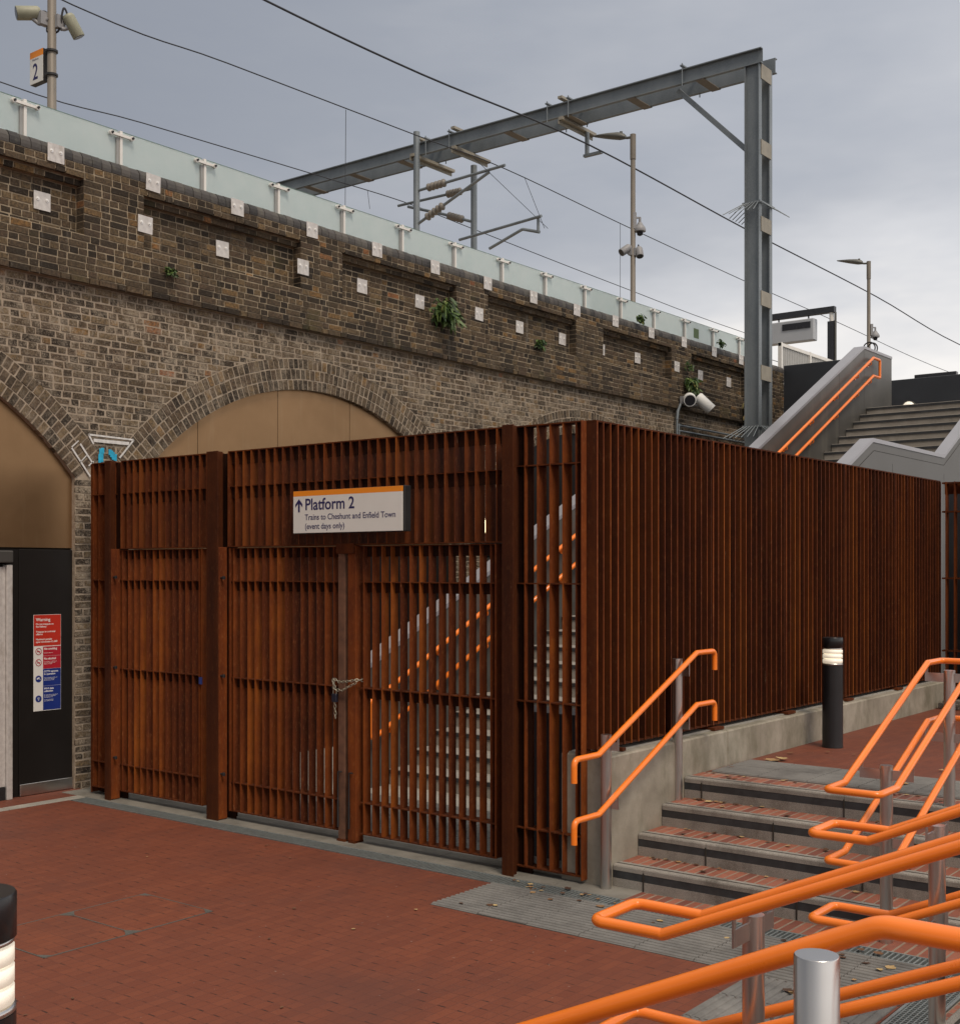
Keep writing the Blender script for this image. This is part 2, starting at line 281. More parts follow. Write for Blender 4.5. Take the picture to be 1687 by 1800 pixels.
# ------------------------------------------------------------------ mesh helpers
class MB:
    def __init__(s): s.v = []; s.f = []; s.sm = []; s.mi = []; s.cur = 0
    def add(s, vs, fs, smooth=False):
        o = len(s.v); s.v += [tuple(v) for v in vs]
        for f in fs: s.f.append(tuple(o + i for i in f)); s.sm.append(smooth); s.mi.append(s.cur)
        return s
    def box(s, x0, x1, y0, y1, z0, z1):
        v = [(x, y, z) for z in (z0, z1) for y in (y0, y1) for x in (x0, x1)]
        return s.add(v, [(0, 2, 3, 1), (4, 5, 7, 6), (0, 1, 5, 4), (2, 6, 7, 3), (0, 4, 6, 2), (1, 3, 7, 5)])
    def bbox(s, x0, x1, y0, y1, z0, z1, b=.004):     # box with chamfered edges
        v = []; X = (x0, x1); Y = (y0, y1); Z = (z0, z1)
        idx = {}
        for i in (0, 1):
            for j in (0, 1):
                for k in (0, 1):
                    x, y, z = X[i], Y[j], Z[k]; dx = b if i == 0 else -b; dy = b if j == 0 else -b; dz = b if k == 0 else -b
                    idx[i, j, k] = len(v); v += [(x, y + dy, z + dz), (x + dx, y, z + dz), (x + dx, y + dy, z)]
        f = []
        for i in (0, 1):
            f.append([idx[i, 0, 0], idx[i, 1, 0], idx[i, 1, 1], idx[i, 0, 1]]); f.append([idx[0, i, 0] + 1, idx[1, i, 0] + 1, idx[1, i, 1] + 1, idx[0, i, 1] + 1]); f.append([idx[0, 0, i] + 2, idx[1, 0, i] + 2, idx[1, 1, i] + 2, idx[0, 1, i] + 2])
        for i in (0, 1):
            for j in (0, 1):
                f.append([idx[i, j, 0], idx[i, j, 1], idx[i, j, 1] + 1, idx[i, j, 0] + 1])
                f.append([idx[i, 0, j], idx[i, 1, j], idx[i, 1, j] + 2, idx[i, 0, j] + 2])
                f.append([idx[0, i, j] + 1, idx[1, i, j] + 1, idx[1, i, j] + 2, idx[0, i, j] + 2])
                for k in (0, 1): f.append([idx[i, j, k], idx[i, j, k] + 1, idx[i, j, k] + 2])
        return s.add(v, f)
    def obox(s, c, ax, ay, az, hx, hy, hz):
        c = Vector(c); ax = Vector(ax).normalized() * hx; ay = Vector(ay).normalized() * hy; az = Vector(az).normalized() * hz
        v = [c + ax * i + ay * j + az * k for k in (-1, 1) for j in (-1, 1) for i in (-1, 1)]
        return s.add(v, [(0, 2, 3, 1), (4, 5, 7, 6), (0, 1, 5, 4), (2, 6, 7, 3), (0, 4, 6, 2), (1, 3, 7, 5)])
    def bar(s, a, b, w, h, up=(0, 0, 1)):
        a = Vector(a); b = Vector(b); d = b - a; side = d.cross(Vector(up))
        if side.length < 1e-6: side = Vector((1, 0, 0))
        return s.obox((a + b) / 2, d, side, side.cross(d), d.length / 2, w / 2, h / 2)
    def prism(s, poly, axis, a, b):       # polygon (2-D) extruded along axis
        def P(p, t): return {'x': (t, p[0], p[1]), 'y': (p[0], t, p[1]), 'z': (p[0], p[1], t)}[axis]
        n = len(poly); v = [P(p, a) for p in poly] + [P(p, b) for p in poly]
        return s.add(v, [tuple(range(n))[::-1], tuple(range(n, 2 * n))] + [(i, (i + 1) % n, n + (i + 1) % n, n + i) for i in range(n)])
    def tube(s, path, r, n=12, closed=False, cap=True, radii=None):
        path = [Vector(p) for p in path]; L = len(path); rings = []; prev = None
        for i, p in enumerate(path):
            if closed: d = (path[(i + 1) % L] - p).normalized() + (p - path[i - 1]).normalized()
            elif i == 0: d = path[1] - p
            elif i == L - 1: d = p - path[i - 1]
            else: d = (path[i + 1] - p).normalized() + (p - path[i - 1]).normalized()
            d.normalize()
            if prev is None:
                u = d.cross(Vector((0, 0, 1)))
                if u.length < .05: u = d.cross(Vector((0, 1, 0)))
                u.normalize()
            else: u = (prev - d * prev.dot(d)).normalized()
            prev = u; w = d.cross(u)
            k = 1.0
            if 0 < i < L - 1 or closed:
                a = (path[(i + 1) % L] - p).normalized(); k = 1 / max(.5, abs(a.dot(d)))
            rr = radii[i] if radii else r
            # widen across the bend plane only
            a = (path[(i + 1) % L] - p) if (closed or i < L - 1) else d
            bn = a - d * a.dot(d)
            ring = []
            for j in range(n):
                t = 2 * math.pi * j / n; q = u * math.cos(t) * rr + w * math.sin(t) * rr
                if k > 1.001 and bn.length > 1e-6:
                    b0 = bn.normalized(); q = q + b0 * q.dot(b0) * (k - 1)
                ring.append(p + q)
            rings.append(ring)
        v = [q for rg in rings for q in rg]; f = []
        for i in range(L if closed else L - 1):
            a = i * n; b = ((i + 1) % L) * n
            if closed and i == L - 1:   # twist-safe seam: match the nearest vertex
                off = min(range(n), key=lambda o: (rings[-1][0] - rings[0][o]).length)
            else: off = 0
            for j in range(n): f.append((a + j, a + (j + 1) % n, b + (j + 1 + off) % n, b + (j + off) % n))
        s.add(v, f, True)
        if cap and not closed: s.add(rings[0], [tuple(range(n))[::-1]]); s.add(rings[-1], [tuple(range(n))])
        return s
    def cyl(s, a, b, r, n=16, r2=None): return s.tube([a, b], r, n, radii=[r, r2 if r2 is not None else r])
    def lathe(s, c, prof, n=24, smooth=True):   # prof: (r, z) about vertical axis through c
        v = []; f = []
        for r, z in prof:
            for j in range(n): t = 2 * math.pi * j / n; v.append((c[0] + r * math.cos(t), c[1] + r * math.sin(t), c[2] + z))
        for i in range(len(prof) - 1):
            for j in range(n): f.append((i * n + j, i * n + (j + 1) % n, (i + 1) * n + (j + 1) % n, (i + 1) * n + j))
        s.add(v, f, smooth)
        s.add(v[:n], [tuple(range(n))[::-1]]); s.add(v[-n:], [tuple(range(n))])
        return s
    def build(s, name, mat, parent=None):
        o = Vector((0, 0, 0)); q = parent
        while q: o += q.location; q = q.parent
        me = bpy.data.meshes.new(name); me.from_pydata([Vector(v) - o for v in s.v], [], s.f)
        mats = mat if isinstance(mat, (list, tuple)) else [mat]
        for k in mats: me.materials.append(MATS[k])
        me.polygons.foreach_set('use_smooth', s.sm); me.polygons.foreach_set('material_index', s.mi); me.update()
        ob = bpy.data.objects.new(name, me); C.objects.link(ob)
        if parent: ob.parent = parent
        return ob
def _each(s, name, mat, parent=None):
    n = len(s.v); par = list(range(n))
    def find(a):
        while par[a] != a: par[a] = par[par[a]]; a = par[a]
        return a
    for f in s.f:
        for q in f[1:]: par[find(f[0])] = find(q)
    isl = {}
    for i in range(n): isl.setdefault(find(i), []).append(i)
    bb = [[ [min(s.v[i][k] for i in L) for k in range(3)], [max(s.v[i][k] for i in L) for k in range(3)], set(L)] for L in isl.values()]
    ch = True
    while ch:
        ch = False
        for i in range(len(bb)):
            for j in range(len(bb) - 1, i, -1):
                a, b = bb[i], bb[j]
                if all(a[0][k] <= b[1][k] + .003 and b[0][k] <= a[1][k] + .003 for k in range(3)):
                    a[0] = [min(a[0][k], b[0][k]) for k in range(3)]; a[1] = [max(a[1][k], b[1][k]) for k in range(3)]; a[2] |= b[2]; bb.pop(j); ch = True
    res = []
    for b in bb:
        m = MB(); ids = sorted(b[2]); mp_ = {v: i for i, v in enumerate(ids)}; m.v = [s.v[i] for i in ids]
        for f, sm_, mi in zip(s.f, s.sm, s.mi):
            if f[0] in mp_: m.f.append(tuple(mp_[i] for i in f)); m.sm.append(sm_); m.mi.append(mi)
        res.append(m.build(name, mat, parent))
    return res
MB.each = _each
def fillet(pts, r, n=5, closed=False, rs=None):
    pts = [Vector(p) for p in pts]; L = len(pts); outp = []
    for i, p in enumerate(pts):
        if not closed and (i == 0 or i == L - 1): outp.append(p); continue
        a = pts[i - 1] - p; b = pts[(i + 1) % L] - p; ang = a.angle(b)
        rr = rs[i] if rs else r
        d = min(rr / math.tan(ang / 2), a.length * .45, b.length * .45)
        p0 = p + a.normalized() * d; p1 = p + b.normalized() * d
        for k in range(n + 1):
            t = k / n; outp.append(p0 * (1 - t) ** 2 + p * 2 * t * (1 - t) + p1 * t * t)
    return outp
def empty(name, loc, label, cat, group=None):
    o = bpy.data.objects.new(name, None); C.objects.link(o); o.location = loc; o.empty_display_size = .2
    return tag(o, label, cat, group)
def tag(o, label, cat, group=None):
    o['label'] = label; o['category'] = cat
    if group: o['group'] = group
    return o
def struct(o, kind='structure'): o['kind'] = kind; return o
def text(body, size, mat, parent, origin, ux, uy, name='lettering', bold=0, th=.0012, sx=1.0, align='LEFT'):
    cu = bpy.data.curves.new('t', 'FONT'); cu.body = body; cu.size = size; cu.extrude = th; cu.offset = bold; cu.align_x = align
    ob = bpy.data.objects.new('t', cu); C.objects.link(ob); bpy.context.view_layer.update()
    me = bpy.data.meshes.new_from_object(ob.evaluated_get(bpy.context.evaluated_depsgraph_get()))
    bpy.data.objects.remove(ob); bpy.data.curves.remove(cu)
    off = Vector((0, 0, 0)); q = parent
    while q: off += q.location; q = q.parent
    ux = Vector(ux).normalized(); uy = Vector(uy).normalized(); un = ux.cross(uy); o0 = Vector(origin) - off
    for v in me.vertices: x, y, z = v.co; v.co = o0 + ux * x * sx + uy * y + un * z
    me.materials.clear(); me.materials.append(MATS[mat]); me.name = name
    o = bpy.data.objects.new(name, me); C.objects.link(o); o.parent = parent; return o
def copy_tree(o, loc=None, parent=None):
    c = o.copy(); C.objects.link(c); c.parent = parent
    if loc is not None: c.location = loc
    for ch in [x for x in bpy.data.objects if x.parent == o]: copy_tree(ch, None, c)
    return c

# ================================================================== GROUND
struct(MB().box(-300, 300, -300, 300, -.5, -.03).build('ground', 'asphalt'))
# steps: riser planes
SY = [7.50, 7.85, 8.20, 8.55]; SX = [-1.82, -1.47, -1.12, -.77]; RZ = .16; XW = -4.645; YE = 1.87
mb = MB(); mb.box(-10.575, -2.2, -6, 7.045, -.03, 0); mb.box(-2.2, -1.98, -6, YE, -.03, 0); struct(mb.build('plaza_paving', 'pavers'))
mb = MB(); mb.box(-11.3, -10.725, -6, 7.5, -.03, -.001); struct(mb.build('pavement', 'pavers'))
mb = MB()
for i in range(16): mb.bbox(-10.72, -10.58, -6 + i * .828 + .004, -6 + (i + 1) * .828 - .004, -.03, .004, .003)
struct(mb.build('kerb_strip', 'concrete_pale'))
mb = MB(); xs = [-11.0]
for i in range(11): mb.bbox(-11.0 + i * .6 + .003, -11.0 + (i + 1) * .6 - .003, 7.245, 7.62, -.03, .004, .003)
struct(mb.build('threshold_slab', 'slab_grey'))
struct(MB().box(-11.3, -4.95, 7.625, 30, -.03, .0).build('enclosure_floor', 'concrete_pale'))

# linear drains (ladder gratings)
def drain(x0, x1, y0, y1, along, label):
    t = empty('drain_channel', ((x0 + x1) / 2, (y0 + y1) / 2, 0), label, 'drain')
    MB().box(x0 + .01, x1 - .01, y0 + .01, y1 - .01, -.028, -.016).build('channel', 'joint_dark', t)
    f = MB(); b = MB()
    if along == 'x':
        f.box(x0, x1, y0, y0 + .014, -.03, .005).box(x0, x1, y1 - .014, y1, -.03, .005)
        n = int((x1 - x0) / .031)
        for i in range(n): x = x0 + (i + .5) * (x1 - x0) / n; b.box(x - .0055, x + .0055, y0 + .013, y1 - .013, -.02, .003)
    else:
        f.box(x0, x0 + .016, y0, y1, -.03, .005).box(x1 - .016, x1, y0, y1, -.03, .005)
        n = int((y1 - y0) / .03)
        for i in range(n): y = y0 + (i + .5) * (y1 - y0) / n; b.box(x0 + .015, x1 - .015, y - .003, y + .003, -.02, .003)
        for k in range(1, 8): x = x0 + k * (x1 - x0) / 8; b.box(x - .003, x + .003, y0, y1, -.02, .0025)
    f.build('frame', 'grate_metal', t); b.build('grating', 'grate_metal', t)
drain(-10.56, -4.42, 7.055, 7.235, 'x', 'long grey ladder grating drain running along the foot of the rusty gates')
drain(-4.40, -2.205, 7.055, 7.215, 'x', 'grey ladder grating drain in front of the brick header strip below the steps')
drain(-2.19, -1.99, 1.9, 7.0, 'y', 'fine mesh grating drain beside the right hand flight of steps')
# brick header strips at the foot of both flights
hb = MB(); jb = MB(); jb.box(-4.64, SX[0], 7.225, SY[0], -.03, -.0016); jb.box(-1.985, SX[0], 1.9, 7.22, -.03, -.002)
def headers(hb, x0, x1, y0, y1, z, along='x', h=.03, g=.012, w=.060):
    if along == 'x':
        n = max(1, int((x1 - x0) / (w + g)))
        for i in range(n):
            a = x0 + (x1 - x0) * i / n; b = a + (x1 - x0) / n - g
            hb.bbox(a, b, y0 + rnd.uniform(0, .004), y1, z - h, z + rnd.uniform(-.0015, .001), .003)
    else:
        n = max(1, int((y1 - y0) / (w + g)))
        for i in range(n):
            a = y0 + (y1 - y0) * i / n; b = a + (y1 - y0) / n - g
            hb.bbox(x0, x1 - rnd.uniform(0, .004), a, b, z - h, z + rnd.uniform(-.0015, .001), .003)
headers(hb, -4.64, SX[0] - .01, 7.235, SY[0] - .005, 0); headers(hb, -1.98, SX[0] - .004, 1.9, 7.22, 0, 'y')
struct(jb.build('paving_bed', 'brick_joint')); struct(hb.build('brick_header_paving', 'header_brick'))
# corduroy tactile slabs with real ribs
def rib_profile(w=.05, h=.009):
    return [(0, 0), (w * .30, 0), (w * .36, h * .7), (w * .44, h), (w * .86, h), (w * .94, h * .7), (w, 0)]
def corduroy(mb, x0, x1, y0, y1, z, along, slab=.4, row=.34):
    # ribs run along `along`; strips swept per slab with small joints
    nx = max(1, round((x1 - x0) / (slab if along == 'x' else row))); ny = max(1, round((y1 - y0) / (row if along == 'x' else slab)))
    dx = (x1 - x0) / nx; dy = (y1 - y0) / ny
    for i in range(nx):
        for j in range(ny):
            a0 = x0 + i * dx + .003; a1 = x0 + (i + 1) * dx - .003; b0 = y0 + j * dy + .003; b1 = y0 + (j + 1) * dy - .003; zz = z + rnd.uniform(-.002, .001)
            if along == 'x':
                n = round((b1 - b0) / .048); w = (b1 - b0) / n
                for k in range(n):
                    mb.prism([(b0 + k * w + u, zz + t) for u, t in rib_profile(w)] + [(b0 + (k + 1) * w, z - .02), (b0 + k * w, z - .02)], 'x', a0, a1)
            else:
                n = round((a1 - a0) / .048); w = (a1 - a0) / n
                for k in range(n):
                    mb.prism([(a0 + k * w + u, zz + t) for u, t in rib_profile(w)] + [(a0 + (k + 1) * w, z - .02), (a0 + k * w, z - .02)], 'y', b0, b1)
tb = MB()
corduroy(tb, -5.37, -2.21, 6.345, 7.045, .002, 'x')
corduroy(tb, -3.03, -2.21, -2.0, 6.335, .002, 'y', .4, .41)
struct(tb.build('tactile_paving', 'tactile'))
tb = MB(); corduroy(tb, -4.6, 3.0, 8.90, 9.62, .643, 'x'); struct(tb.build('tactile_paving', 'tactile'))
tb = MB(); corduroy(tb, -8.6, -5.1, 7.7, 9.1, .003, 'x'); struct(tb.build('tactile_paving', 'tactile'))
struct(MB().box(-5.37, -2.205, 6.34, 7.046, -.0295, .0005).build('slab_bed', 'joint_dark'))

# ---- the two flights of front steps meeting at an inside corner
st = empty('front_steps', (-3, 7.5, 0), 'wide flight of granite steps with dark riser bands and brick treads', 'steps')
for k in range(4):
    body = MB(); nos = MB(); dark = MB(); jt = MB(); tread = MB(); hdr = MB()
    y, x, z = SY[k], SX[k], RZ * (k + 1); zb = z - RZ
    y2 = SY[k + 1] if k < 3 else SY[k] + .30; x2 = SX[k + 1] if k < 3 else SX[k] + .30
    body.box(XW, x + .02, y + .012, y2 + .03, zb - .01, z - .0022); body.box(x + .012, x2 + .03, YE, y2 + .03, zb - .01, z - .0027)
    # nosing stones in lengths, rounded front
    def nose(mbx, p0, a, b, axis, z=z):
        pr = [(p0 + .11, z - .04), (p0 + .11, z), (p0 + .012, z), (p0 + .004, z - .004), (p0, z - .012), (p0, z - .04)]
        mbx.prism(pr if axis == 'x' else pr, axis, a, b)
    L = 1.13; o = [.25, .55, .9, .15][k]; a = XW; e = a + o
    while a < x - .01:
        b = min(e, x + .0); nose(nos, y, a + .002, b - .002, 'x'); jt.box(b - .006, b + .004, y - .0045, y + .002, zb + .003, z - .03) if b < x - .05 else None; a = b; e = a + L
    a = YE; e = a + o
    while a < y - .01:
        b = min(e, y)
        pr = [(x + .11, z - .04), (x + .11, z), (x + .012, z), (x + .004, z - .004), (x, z - .012), (x, z - .04)]
        nos.prism(pr, 'y', a + .002, b - .002 if b < y else b + .1); jt.box(x - .0045, x + .002, b - .006, b + .004, zb + .003, z - .03) if b < y - .05 else None; a = b; e = a + L
    # riser: dark contrast band and granite below
    dark.box(XW, x + .01, y + .0025, y + .03, z - .095, z - .04); dark.box(x + .0025, x + .03, YE, y + .02, z - .095, z - .04)
    nos.box(XW, x + .01, y + .0005, y + .03, zb - .008, z - .095); nos.box(x + .0005, x + .03, YE, y + .02, zb - .008, z - .095)
    # thin dark inlay line on the tread
    jt.box(XW, x + .06, y + .050, y + .068, z - .01, z + .0008); jt.box(x + .050, x + .068, YE, y + .05, z - .01, z + .0012)
    headers(hdr, XW + .003, x2 - .005, y + .116, y2 - .002, z, 'x'); headers(hdr, x + .116, x2 - .002, YE + .003, y + .11, z, 'y')
    sp = body.build('step', 'brick_joint', st); nos.build('stone_nosing', 'granite', sp); dark.build('contrast_band', 'granite_dark', sp); jt.build('joints', 'joint_dark', sp); hdr.build('brick_tread', 'header_brick', sp)
# upper terrace
struct(MB().box(XW, 12, SY[3] + .295, 15.9, -.02, .636).build('terrace', 'pavers'))
struct(MB().box(SX[3] + .295, 12, YE, SY[3] + .29, -.02, .6365).build('terrace', 'pavers'))
struct(MB().box(-3, 12, -6, YE - .003, -.02, .638).build('terrace', 'pavers'))
# ballast at the far end of the terrace
mb = MB()
for i in range(520):
    x = rnd.uniform(-4.6, -1.5); y = rnd.uniform(14.55, 15.6); r = rnd.uniform(.025, .055); z = .64 + r * .5 + rnd.random() * .03
    ph = [rnd.uniform(.7, 1.3) for _ in range(8)]; v = []
    for q, (i1, j1, k1) in enumerate([(a, b, c) for a in (-1, 1) for b in (-1, 1) for c in (-1, 1)]):
        v.append((x + i1 * r * ph[q] * .8, y + j1 * r * ph[(q + 3) % 8] * .8, z + k1 * r * ph[(q + 5) % 8] * .6))
    mb.add(v, [(0, 1, 3, 2), (4, 6, 7, 5), (0, 4, 5, 1), (2, 3, 7, 6), (0, 2, 6, 4), (1, 5, 7, 3)])
o = mb.build('gravel', 'stone_ballast'); struct(o, 'stuff')

# recessed inspection cover in the plaza
t = empty('inspection_cover', (-6.74, 4.7, 0), 'brick filled twin inspection cover with thin metal frame set in the red paving', 'manhole cover')
MB().box(-7.10, -6.385, 4.09, 4.705, -.02, .0015).box(-7.10, -6.385, 4.715, 5.33, -.02, .0016).build('brick_infill', 'pavers_cover', t)
f = MB()
for y in (4.085, 4.706, 5.326): f.box(-7.104, -6.38, y, y + .008, -.02, .0035)
for x in (-7.104, -6.388): f.box(x, x + .008, 4.085, 5.334, -.02, .0036)
for x, sx in ((-7.1, 1), (-6.384, -1)):
    for y, sy in ((4.09, 1), (4.705, -1), (4.715, 1), (5.33, -1)):
        f.prism([(x, y), (x + sx * .085, y), (x, y + sy * .055)], 'z', -.01, .0040)
f.build('frame', 'lamp_grey', t)

# ================================================================== VIADUCT
WX = -11.0; LX = -11.07       # faces of upper and lower wall
ZS = 5.20                      # string course
ARC = [4.78, 10.90, 17.02, 23.14]; AR = 3.43; AZ = 1.05; RING = .385; YA, YB = 2.3, 24.6
SPR = 2.67
PAN = [(5.20 - .1, 7.51), (8.25, 10.57), (11.29, 13.59), (14.32, 16.65), (17.46, 19.77), (20.52, 22.85)]
via = empty('viaduct_wall', (WX, 14, 0), 'long weathered brown brick railway viaduct with arches and dark coping', 'viaduct')
def az(y):     # height of arch soffit at y, or None
    for c in ARC:
        if abs(y - c) < SPR: return AZ + math.sqrt(AR * AR - (y - c) ** 2)
    return None
# mortar backing
mu = MB(); ml = MB()
def in_panel(y):
    for a, b in PAN:
        if a <= y <= b: return (a, b)
mu.box(-11.6, WX - .007, YA, YB, ZS, 5.70); mu.box(-11.6, WX - .007, YA, YB, 6.30, 6.42)
edges = [YA] + [e for p in PAN for e in p] + [YB]
for i in range(0, len(edges), 2): mu.box(-11.6, WX - .007, edges[i], edges[i + 1], 5.70, 6.30)
for a, b in PAN: mu.box(-11.6, WX - .147, a, b, 5.70, 6.30); mu.box(-11.59, WX - .077, a, b, 6.215, 6.295)
ys = [YA + i * .1 for i in range(int((YB - YA) / .1) + 1)] + [c + s * SPR for c in ARC for s in (-1, 1)]
ys = sorted(set(round(y, 3) for y in ys if YA <= y <= YB))
X0 = LX - .005; XB = -11.45
for a, b in zip(ys[:-1], ys[1:]):
    mid = (a + b) / 2
    if az(mid) is None: ml.add([(X0, a, -.02), (X0, b, -.02), (X0, b, ZS), (X0, a, ZS)], [(0, 1, 2, 3)])
    else:
        za = az(a) or AZ + math.sqrt(AR ** 2 - SPR ** 2); zb_ = az(b) or AZ + math.sqrt(AR ** 2 - SPR ** 2)
        ml.add([(X0, a, za), (X0, b, zb_), (X0, b, ZS), (X0, a, ZS)], [(0, 1, 2, 3)])
        ml.add([(X0, a, za), (X0, b, zb_), (XB, b, zb_), (XB, a, za)], [(0, 3, 2, 1)])
for c in ARC:
    for s in (-1, 1):
        y = c + s * SPR; zz = AZ + math.sqrt(AR ** 2 - SPR ** 2); ml.add([(X0, y, 0), (XB, y, 0), (XB, y, zz), (X0, y, zz)], [(0, 1, 2, 3)])
ml.box(-21, XB - .05, YA, YB + 20, -.02, 5.0); ml.box(-11.6, X0 - .01, YA, YB, 5.0, ZS)
mu.build('upper_mortar', 'mortar_upper', via); ml.build('lower_mortar', 'mortar_lower', via)
# real bricks
def jit(a): return rnd.uniform(-a, a)
def wbrick(mb, X, y0, y1, z0, z1, d=.02, j=.003, face='x'):
    i = .0035
    q = [(X - d, y0, z0), (X - d, y1, z0), (X - d, y1, z1), (X - d, y0, z1)]
    xf = X + jit(.003)
    p = [(xf + jit(.0015), y0 + i + jit(j), z0 + i + jit(j)), (xf + jit(.0015), y1 - i + jit(j), z0 + i + jit(j)), (xf + jit(.0015), y1 - i + jit(j), z1 - i + jit(j)), (xf + jit(.0015), y0 + i + jit(j), z1 - i + jit(j))]
    mb.add(q + p, [(4, 5, 6, 7), (0, 1, 5, 4), (1, 2, 6, 5), (2, 3, 7, 6), (3, 0, 4, 7)])
CH = .0735
bu = MB(); bl = MB(); sc = MB()
ncourse = int(6.42 / CH)
def laycourse(mb, X, a, b, z0, z1, k, g=.0095, j=.003):
    y = a - (.0 if k % 2 else .11) - rnd.uniform(0, .03); t = k
    while y < b:
        w = .112 if (t % 2 == 0 or k % 4 == 0) else .224
        w += jit(.006); y0 = max(a, y); y1 = min(b, y + w - g)
        if y1 - y0 > .03: wbrick(mb, X, y0, y1, z0, z1, .02, j)
        y += w; t += 1
nlow = int(ZS / CH); chl = ZS / nlow
for k in range(nlow):
    z0 = k * chl; z1 = z0 + chl - .0125; zc = (z0 + z1) / 2
    # spans free of arch and its ring
    spans = []; cur = YA
    for c in ARC:
        Rr = AR + RING - .03
        if zc < AZ + math.sqrt(AR ** 2 - SPR ** 2): h = SPR + (.0 if zc < 2.9 else 0)
        elif zc - AZ < Rr: h = math.sqrt(Rr ** 2 - (zc - AZ) ** 2)
        else: continue
        if zc >= AZ + math.sqrt(AR ** 2 - SPR ** 2): h = min(h, 3.06)
        if cur < c - h: spans.append((cur, c - h))
        cur = c + h
    if cur < YB: spans.append((cur, YB))
    for a, b in spans:
        if b - a > .04: laycourse(bl, LX, a, b, z0, z1, k, .016, .0055)
nup = round((6.42 - ZS) / CH); chu = (6.42 - ZS) / nup
for k in range(nup):
    z0 = ZS + k * chu; z1 = z0 + chu - .009; zc = (z0 + z1) / 2
    if k < 2: laycourse(sc, WX + (.016 if k == 0 else 0), YA, YB, z0, z1, k + 1, .0095, .003); continue
    if 5.70 < zc < 6.30:
        for i in range(0, len(edges), 2): laycourse(bu, WX, edges[i], edges[i + 1], z0, z1, k)
        for a, b in PAN:
            laycourse(bu, WX - (.070 if zc > 6.215 else .14), a + .004, b - .004, z0, z1, k)
            for e in (a, b):     # reveals of the sunk panels
                s_ = 1 if e == a else -1
                mbx = bu; mbx.add([(WX - .004, e + s_ * .002, z0), (WX - .135, e + s_ * .002, z0), (WX - .135, e + s_ * .002, z1), (WX - .004, e + s_ * .002, z1)], [(0, 1, 2, 3)])
    else: laycourse(bu, WX, YA, YB, z0, z1, k)
bu.build('upper_bricks', 'brick_upper', via); bl.build('lower_bricks', 'brick_lower', via); sc.build('string_course', 'brick_upper', via)
# coping of bullnosed engineering bricks
cp = MB(); y = YA
prof = [(-11.42, 6.42), (-11.0, 6.42), (-10.996, 6.45), (-11.0, 6.49), (-11.02, 6.525), (-11.05, 6.55), (-11.11, 6.565), (-11.42, 6.565)]
while y < YB:
    dz = jit(.003); dx = jit(.003); w = .118 + jit(.004)
    cp.prism([(a + dx, b + dz) for a, b in prof], 'y', y, y + w - .007); y += w
cp.build('coping', 'coping_brick', via)
# arch rings: three rings of headers
zsp = AZ + math.sqrt(AR ** 2 - SPR ** 2)
for c in ARC:
    rb = MB(); rm = MB()
    th0 = math.acos(SPR / AR)
    for ring in range(3):
        r0 = AR + ring * .129 + .003; r1 = r0 + .112
        tt0 = math.acos(min(1, (SPR + .38 * (ring + .5) / 3) / r0)) if ring else th0
        tt0 = th0 - .0
        n = int((math.pi - 2 * tt0) * r0 / .080)
        for i in range(n):
            t0 = tt0 + (math.pi - 2 * tt0) * i / n; t1 = t0 + (math.pi - 2 * tt0) * (1 / n) - .018 / r0
            def pt(r, t, X): return (X, c + r * math.cos(t), AZ + r * math.sin(t))
            Xf = LX + .006 + jit(.003); a0 = r0 + jit(.003); a1 = r1 + jit(.004); t0 += jit(.0008); t1 += jit(.0008)
            q = [pt(a0, t0, Xf), pt(a0, t1, Xf), pt(a1, t1, Xf), pt(a1, t0, Xf)]; bk = [pt(a0 - .003, t0, Xf - .1 if ring == 0 else Xf - .02), pt(a0 - .003, t1, Xf - .1 if ring == 0 else Xf - .02), pt(a1, t1, Xf - .02), pt(a1, t0, Xf - .02)]
            rb.add(bk + q, [(4, 5, 6, 7), (0, 1, 5, 4), (1, 2, 6, 5), (2, 3, 7, 6), (3, 0, 4, 7)])
    N = 60
    for i in range(N):
        t0 = th0 + (math.pi - 2 * th0) * i / N; t1 = th0 + (math.pi - 2 * th0) * (i + 1) / N; X = LX + .001
        rm.add([(X, c + r * math.cos(t), AZ + r * math.sin(t)) for r, t in ((AR, t0), (AR, t1), (AR + RING, t1), (AR + RING, t0))], [(0, 1, 2, 3)])
    ring = rb.build('arch_ring', 'brick_ring', via); rm.build('ring_mortar', 'mortar_lower', ring)
# tie plates with two bolts
proto = None
upz = 6.44; loz = 5.965
YU = [7.172 + 1.1846 * i for i in range(14)] + [5.99]; YL = [7.09 + 1.17 * i for i in range(14)]
for kind, lst in (('u', YU), ('l', YL)):
    for y in lst:
        if kind == 'u': z = upz; X = WX + .010
        else:
            z = loz; p = in_panel(y); X = (WX - .134) if (p and p[0] + .1 < y < p[1] - .1) else WX + .003
            if p and not (p[0] + .1 < y < p[1] - .1): X = WX + .005
        if proto is None:
            pl = MB().bbox(X, X + .008, y - .094, y + .094, z - .092, z + .092, .001).build('anchor_plate', 'plate_steel', via)
            pl.data.transform(Matrix.Translation(Vector((-(X - WX), -(y - 14), -z)))); pl.location = (X - WX, y - 14, z)
            b = MB()
            for s in (-1, 1):
                b.cyl((.008, s * .052, .015), (.013, s * .052, .015), .019, 14); b.cyl((.013, s * .052, .015), (.022, s * .052, .015), .008, 6)
            bo = b.build('bolts', ['bolt_pale']); bo.parent = pl; proto = (pl, bo)
        else:
            pl = proto[0].copy(); C.objects.link(pl); pl.parent = via; pl.location = (X - WX, y - 14 + jit(.02), z + jit(.01)); pl.rotation_euler = (jit(.03), 0, 0)
            bo = proto[1].copy(); C.objects.link(bo); bo.parent = pl
# platform deck behind
struct(MB().box(-13.8, -11.45, YA, 60, 5.0, 5.355).build('platform', 'concrete_pale'))

